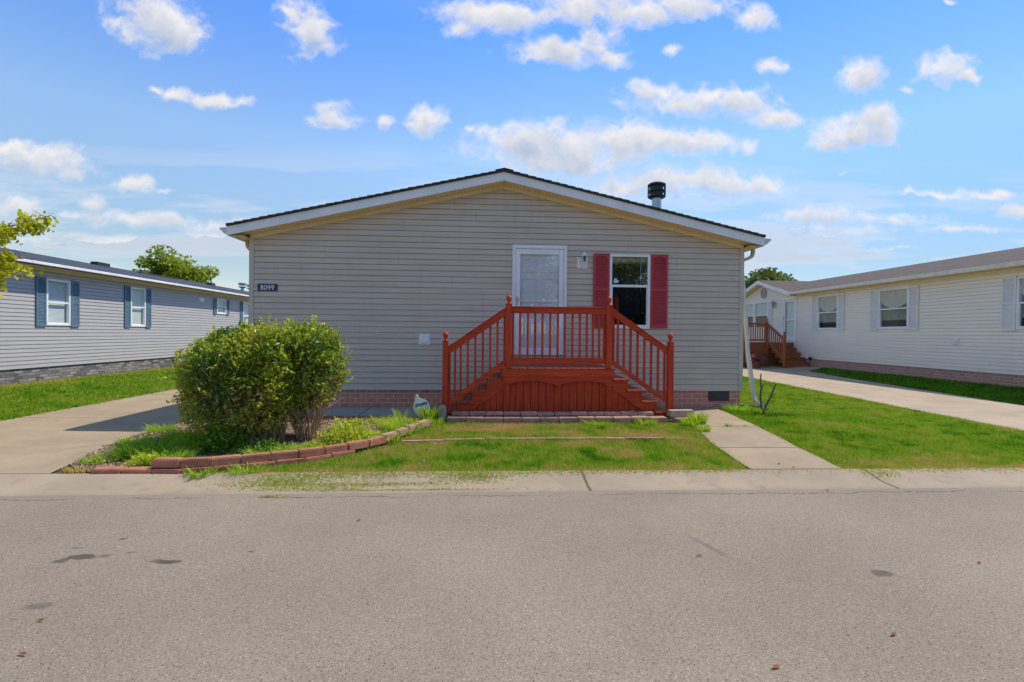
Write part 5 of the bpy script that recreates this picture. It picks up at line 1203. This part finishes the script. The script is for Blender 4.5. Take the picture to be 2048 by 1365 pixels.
mb = MB(); mb.box(11.42, 12.46, YA-.03, YA+.03, ZT-.09, ZT); mb.build('top_rail', OWX, rp, bevel=.004); mb = MB(); mb.box(11.42, 12.46, YA-.02, YA+.02, ZL+.06, ZL+.14); mb.build('bottom_rail', OWX, rp, bevel=.004)
for i in range(9):
    x = 11.42+1.04*(i+1)/10; mb = MB(); mb.box(x-.018, x+.018, YA-.018, YA+.018, ZL+.1, ZT-.05); mb.build('baluster', OWZ, rp)
mb = MB(); mb.box(11.39, 11.45, YA, YBk-.1, ZT-.09, ZT); mb.box(11.40, 11.44, YA, YBk-.1, ZL+.06, ZL+.14); mb.build('side_rail', OWX, rp)
for i in range(10):
    y = YA+.24*(i+.6); mb = MB(); mb.box(11.40, 11.44, y-.018, y+.018, ZL+.1, ZT-.05); mb.build('baluster', OWZ, rp)
def zat(y, a, b): return a+(b-a)*(YA-y)/(YA-20.12)
F2 = lambda s, n, z: (12.48+n, s, z)
mb = MB(F2); mb.prism([(YA,ZT),(20.12,1.28),(20.12,1.17),(YA,ZT-.12)], -.03, .03); mb.build('handrail', OWZ, rp); mb = MB(F2); mb.prism([(YA,ZL+.14),(20.12,.40),(20.12,.30),(YA,ZL+.02)], -.02, .02); mb.build('lower_rail', OWZ, rp)
for i in range(7):
    y = YA-(YA-20.12)*(i+1)/8; mb = MB(); mb.box(12.462, 12.498, y-.018, y+.018, zat(y,ZL+.05,.33), zat(y,ZT-.05,1.22)); mb.build('baluster', OWZ, rp)
for i in range(4):
    y0 = 20.25+i*.28; z = .25+i*.20; mb = MB(); mb.box(12.52, 13.64, y0-.03, y0+.29, z-.035, z); mb.build('tread', OWX, rp, bevel=.004); mb = MB(); mb.box(12.54, 13.63, y0, y0+.02, .06 if i == 0 else z-.20, z-.036); mb.build('riser', OWX, rp)
mb = MB(); mb.box(12.54, 13.63, 21.32, 21.345, .85, ZL-.04); mb.build('riser', OWX, rp)
mb = MB(FY(YA)); pts = [(11.62+.2*math.cos(t*math.pi/10), .62+.2*math.sin(t*math.pi/10)) for t in range(11)]; pts += [(11.62+.13*math.cos(t*math.pi/10), .62+.13*math.sin(t*math.pi/10)) for t in range(10,-1,-1)]
mb.prism(pts, -.02, .02); mb.build('arch_trim', OWX, rp)
# petunia pot and garden stake lamp
pt = thing('flower_pot', (11.75,20.95,.08), 'clay pot overflowing with pink petunias before the cedar porch', 'planter')
zg = h(11.75,20.95); mb = MB(); mb.lathe(11.75,20.95,[(.14,zg),(.19,zg+.26),(.21,zg+.28)],16); mb.build('pot', TERRA, pt)
n = 900; d = unit(rng.normal(size=(n,3))); d[:,2] = np.abs(d[:,2])*1.0-.25; P = d*rng.uniform(.5,1,n)[:,None]*np.array([.46,.36,.36])+np.array([11.72,20.95,zg+.34])
V, Fq = leaf_geo(P, d+rng.normal(size=(n,3))*.5, rng.uniform(.05,.09,n), .9, .2); mesh_np('blooms', V, Fq, np.repeat(np.where(rng.random(n) < .62, rng.uniform(0,.5,n), 1.0), 4), PETAL, pt)
mb = MB(); mb.tube([(13.5,19.95,.05),(13.5,19.95,.42)], .014, 6); mb.lathe(13.5,19.95,[(.03,.36),(.05,.40),(.085,.46),(.02,.50)],8); o = mb.build('garden_stake_lamp', BLK, None); tag(o, 'small black garden lamp on a stake beside the cedar steps', 'lamp')

# ================================================================== trees
def tree(name, x, y, base, zc, rx, ry, rz_, nl, nleaf, lsize, mat, label, seed, trunk_r=.16, toneb=0., limbs=9, lobe=.34, group=None):
    r = np.random.default_rng(seed); t = thing(name, (x, y, base), label, 'tree', group)
    d = unit(r.normal(size=(nl,3))); L = d*(r.uniform(.35,.92,nl))[:,None]*np.array([rx,ry,rz_])+np.array([x,y,zc]); lr_ = lobe*min(rx,rz_)*r.uniform(.6,1.25,nl)
    idx = r.integers(0, nl, nleaf); e = unit(r.normal(size=(nleaf,3))); P = L[idx]+e*(lr_[idx]*r.random(nleaf)**.45)[:,None]*np.array([1.15,1.15,.8])
    V, Fq = leaf_geo(P, e+r.normal(size=(nleaf,3))*.7+np.array([0,0,-.15]), lsize*r.uniform(.6,1.4,nleaf), .7, .25)
    tone = .5+toneb+(r.random(nl)[idx]-.5)*.4+r.normal(0,.17,nleaf)-.25*e[:,2]*0
    mesh_np('crown', V, Fq, np.repeat(tone, 4), mat, t)
    mb = MB(); mb.tube([(x,y,base-.1),(x+.05,y,base+(zc-base)*.4),(x-.03,y+.04,zc-.2*rz_),(x,y,zc+.3*rz_)], [trunk_r*1.2,trunk_r,trunk_r*.7,trunk_r*.3], 9)
    for i in range(limbs):
        e_ = L[i % nl]; s = Vector((x,y,base+(zc-base)*r.uniform(.45,.95))); e_ = Vector(e_); m_ = (s+e_)/2+Vector((0,0,.12*rz_)); mb.tube([s,m_,e_], [trunk_r*.45,trunk_r*.3,trunk_r*.1], 6)
    mb.build('trunk', BARK, t, fixn=False); return t
tree('maple_tree', -26.2, 44, 0, 5.3, 3.15, 2.9, 2.9, 70, 20000, .24, TREEL, 'round yellow green tree rising behind the grey house', 5, .3)
tree('linden_tree', 26.5, 46, 0, 4.6, 3.3, 3.2, 3.1, 70, 16000, .30, TREED, 'dark rounded tree top behind the small gable of the cream house', 8, .3)
# near left tree: only its right hand boughs reach into view
t = thing('young_maple_tree', (-8.95,7.4,h(-8.95,7.4)), 'yellow green maple whose leafy boughs reach in from the left edge', 'tree'); r = np.random.default_rng(77); mb = MB(); bz = h(-8.95,7.4)
mb.tube([(-8.95,7.4,bz-.1),(-8.93,7.4,1.2),(-8.97,7.45,2.4),(-8.95,7.4,3.6)], [.10,.08,.06,.02], 9); PP = []; EE = []
boughs = [((-8.95,7.4,1.6),(-7.85,7.3,2.15),(-6.80,7.3,2.32),(-6.20,7.3,2.33)), ((-8.95,7.4,1.9),(-7.95,7.5,2.45),(-7.00,7.5,2.72),(-6.13,7.45,2.96)), ((-8.95,7.4,1.4),(-7.95,7.2,1.85),(-7.25,7.2,1.92),(-6.57,7.15,1.92)),
          ((-8.95,7.4,2.2),(-8.25,7.3,2.7),(-7.55,7.2,2.80),(-6.85,7.2,2.72)), ((-8.95,7.4,1.7),(-8.35,7.6,2.2),(-7.65,7.7,2.35),(-6.95,7.8,2.40)), ((-8.95,7.4,2.2),(-8.55,7.0,2.7),(-7.95,6.8,3.0),(-7.35,6.7,2.8))]
for k in range(16):
    a = r.uniform(.6, 5.6); l = r.uniform(1.0,1.9); z = r.uniform(1.6,3.2); boughs.append(((-8.95,7.4,z-.3),(-8.95+l*.4*math.cos(a),7.4+l*.4*math.sin(a),z+.1),(-8.95+l*.75*math.cos(a),7.4+l*.75*math.sin(a),z+.3),(-8.95+l*math.cos(a),7.4+l*math.sin(a),z+.3)))
for b in boughs:
    mb.tube(b, [.028,.018,.011,.004], 6)
    bb = [Vector(q) for q in b]
    for _ in range(42):
        s = r.uniform(.42, 1.0)*3; i = min(2, int(s)); p = bb[i].lerp(bb[i+1], s-i); off = Vector((r.normal(0,.09), r.normal(0,.12), r.normal(.0,.075))); e = p+off; mb.tube([p, e], [.004,.002], 4)
        for _ in range(30): PP.append(tuple(e+Vector((r.normal(0,.045), r.normal(0,.06), r.normal(0,.04))))); EE.append((r.normal(), r.normal(), r.normal()-.6))
PP = np.array(PP)+np.array([-.10,0,-.10]); EE = np.array(EE); V, Fq = leaf_geo(PP, EE, r.uniform(.045,.085,len(PP)), .8, .3); mesh_np('crown', V, Fq, np.repeat(.62+r.normal(0,.22,len(PP)), 4), LIME, t); mb.build('trunk', BARK, t, fixn=False)
# trees across the road behind the camera, which the front window mirrors
for (x, y, s, lab) in ((9,-16,1.0,'mirrored straight on in the upper pane'),(2,-19,1.15,'farther left along the verge'),(16,-20,1.1,'farthest right along the verge'),(-6,-18,1.0,'farthest left along the verge')):
    tree('street_tree', x, y, -.1, 4.6*s, 3.6*s, 3.4*s, 3.6*s, 60, 16000, .22, TREED, 'dark leafy tree across the road, '+lab, int(30+x), .3, group='trees across the road mirrored in the window')
# orange bottle on the sill seen through the lower sash
mb = MB(); mb.lathe(2.455, 9.215, [(.058,1.76),(.066,1.78),(.066,2.00),(.055,2.04),(.03,2.06),(.03,2.09)], 14); o = mb.build('orange_canister', simple('orange_plastic', (.75,.12,.04), .5), None); tag(o, 'orange red canister behind the lower pane of the front window', 'canister')
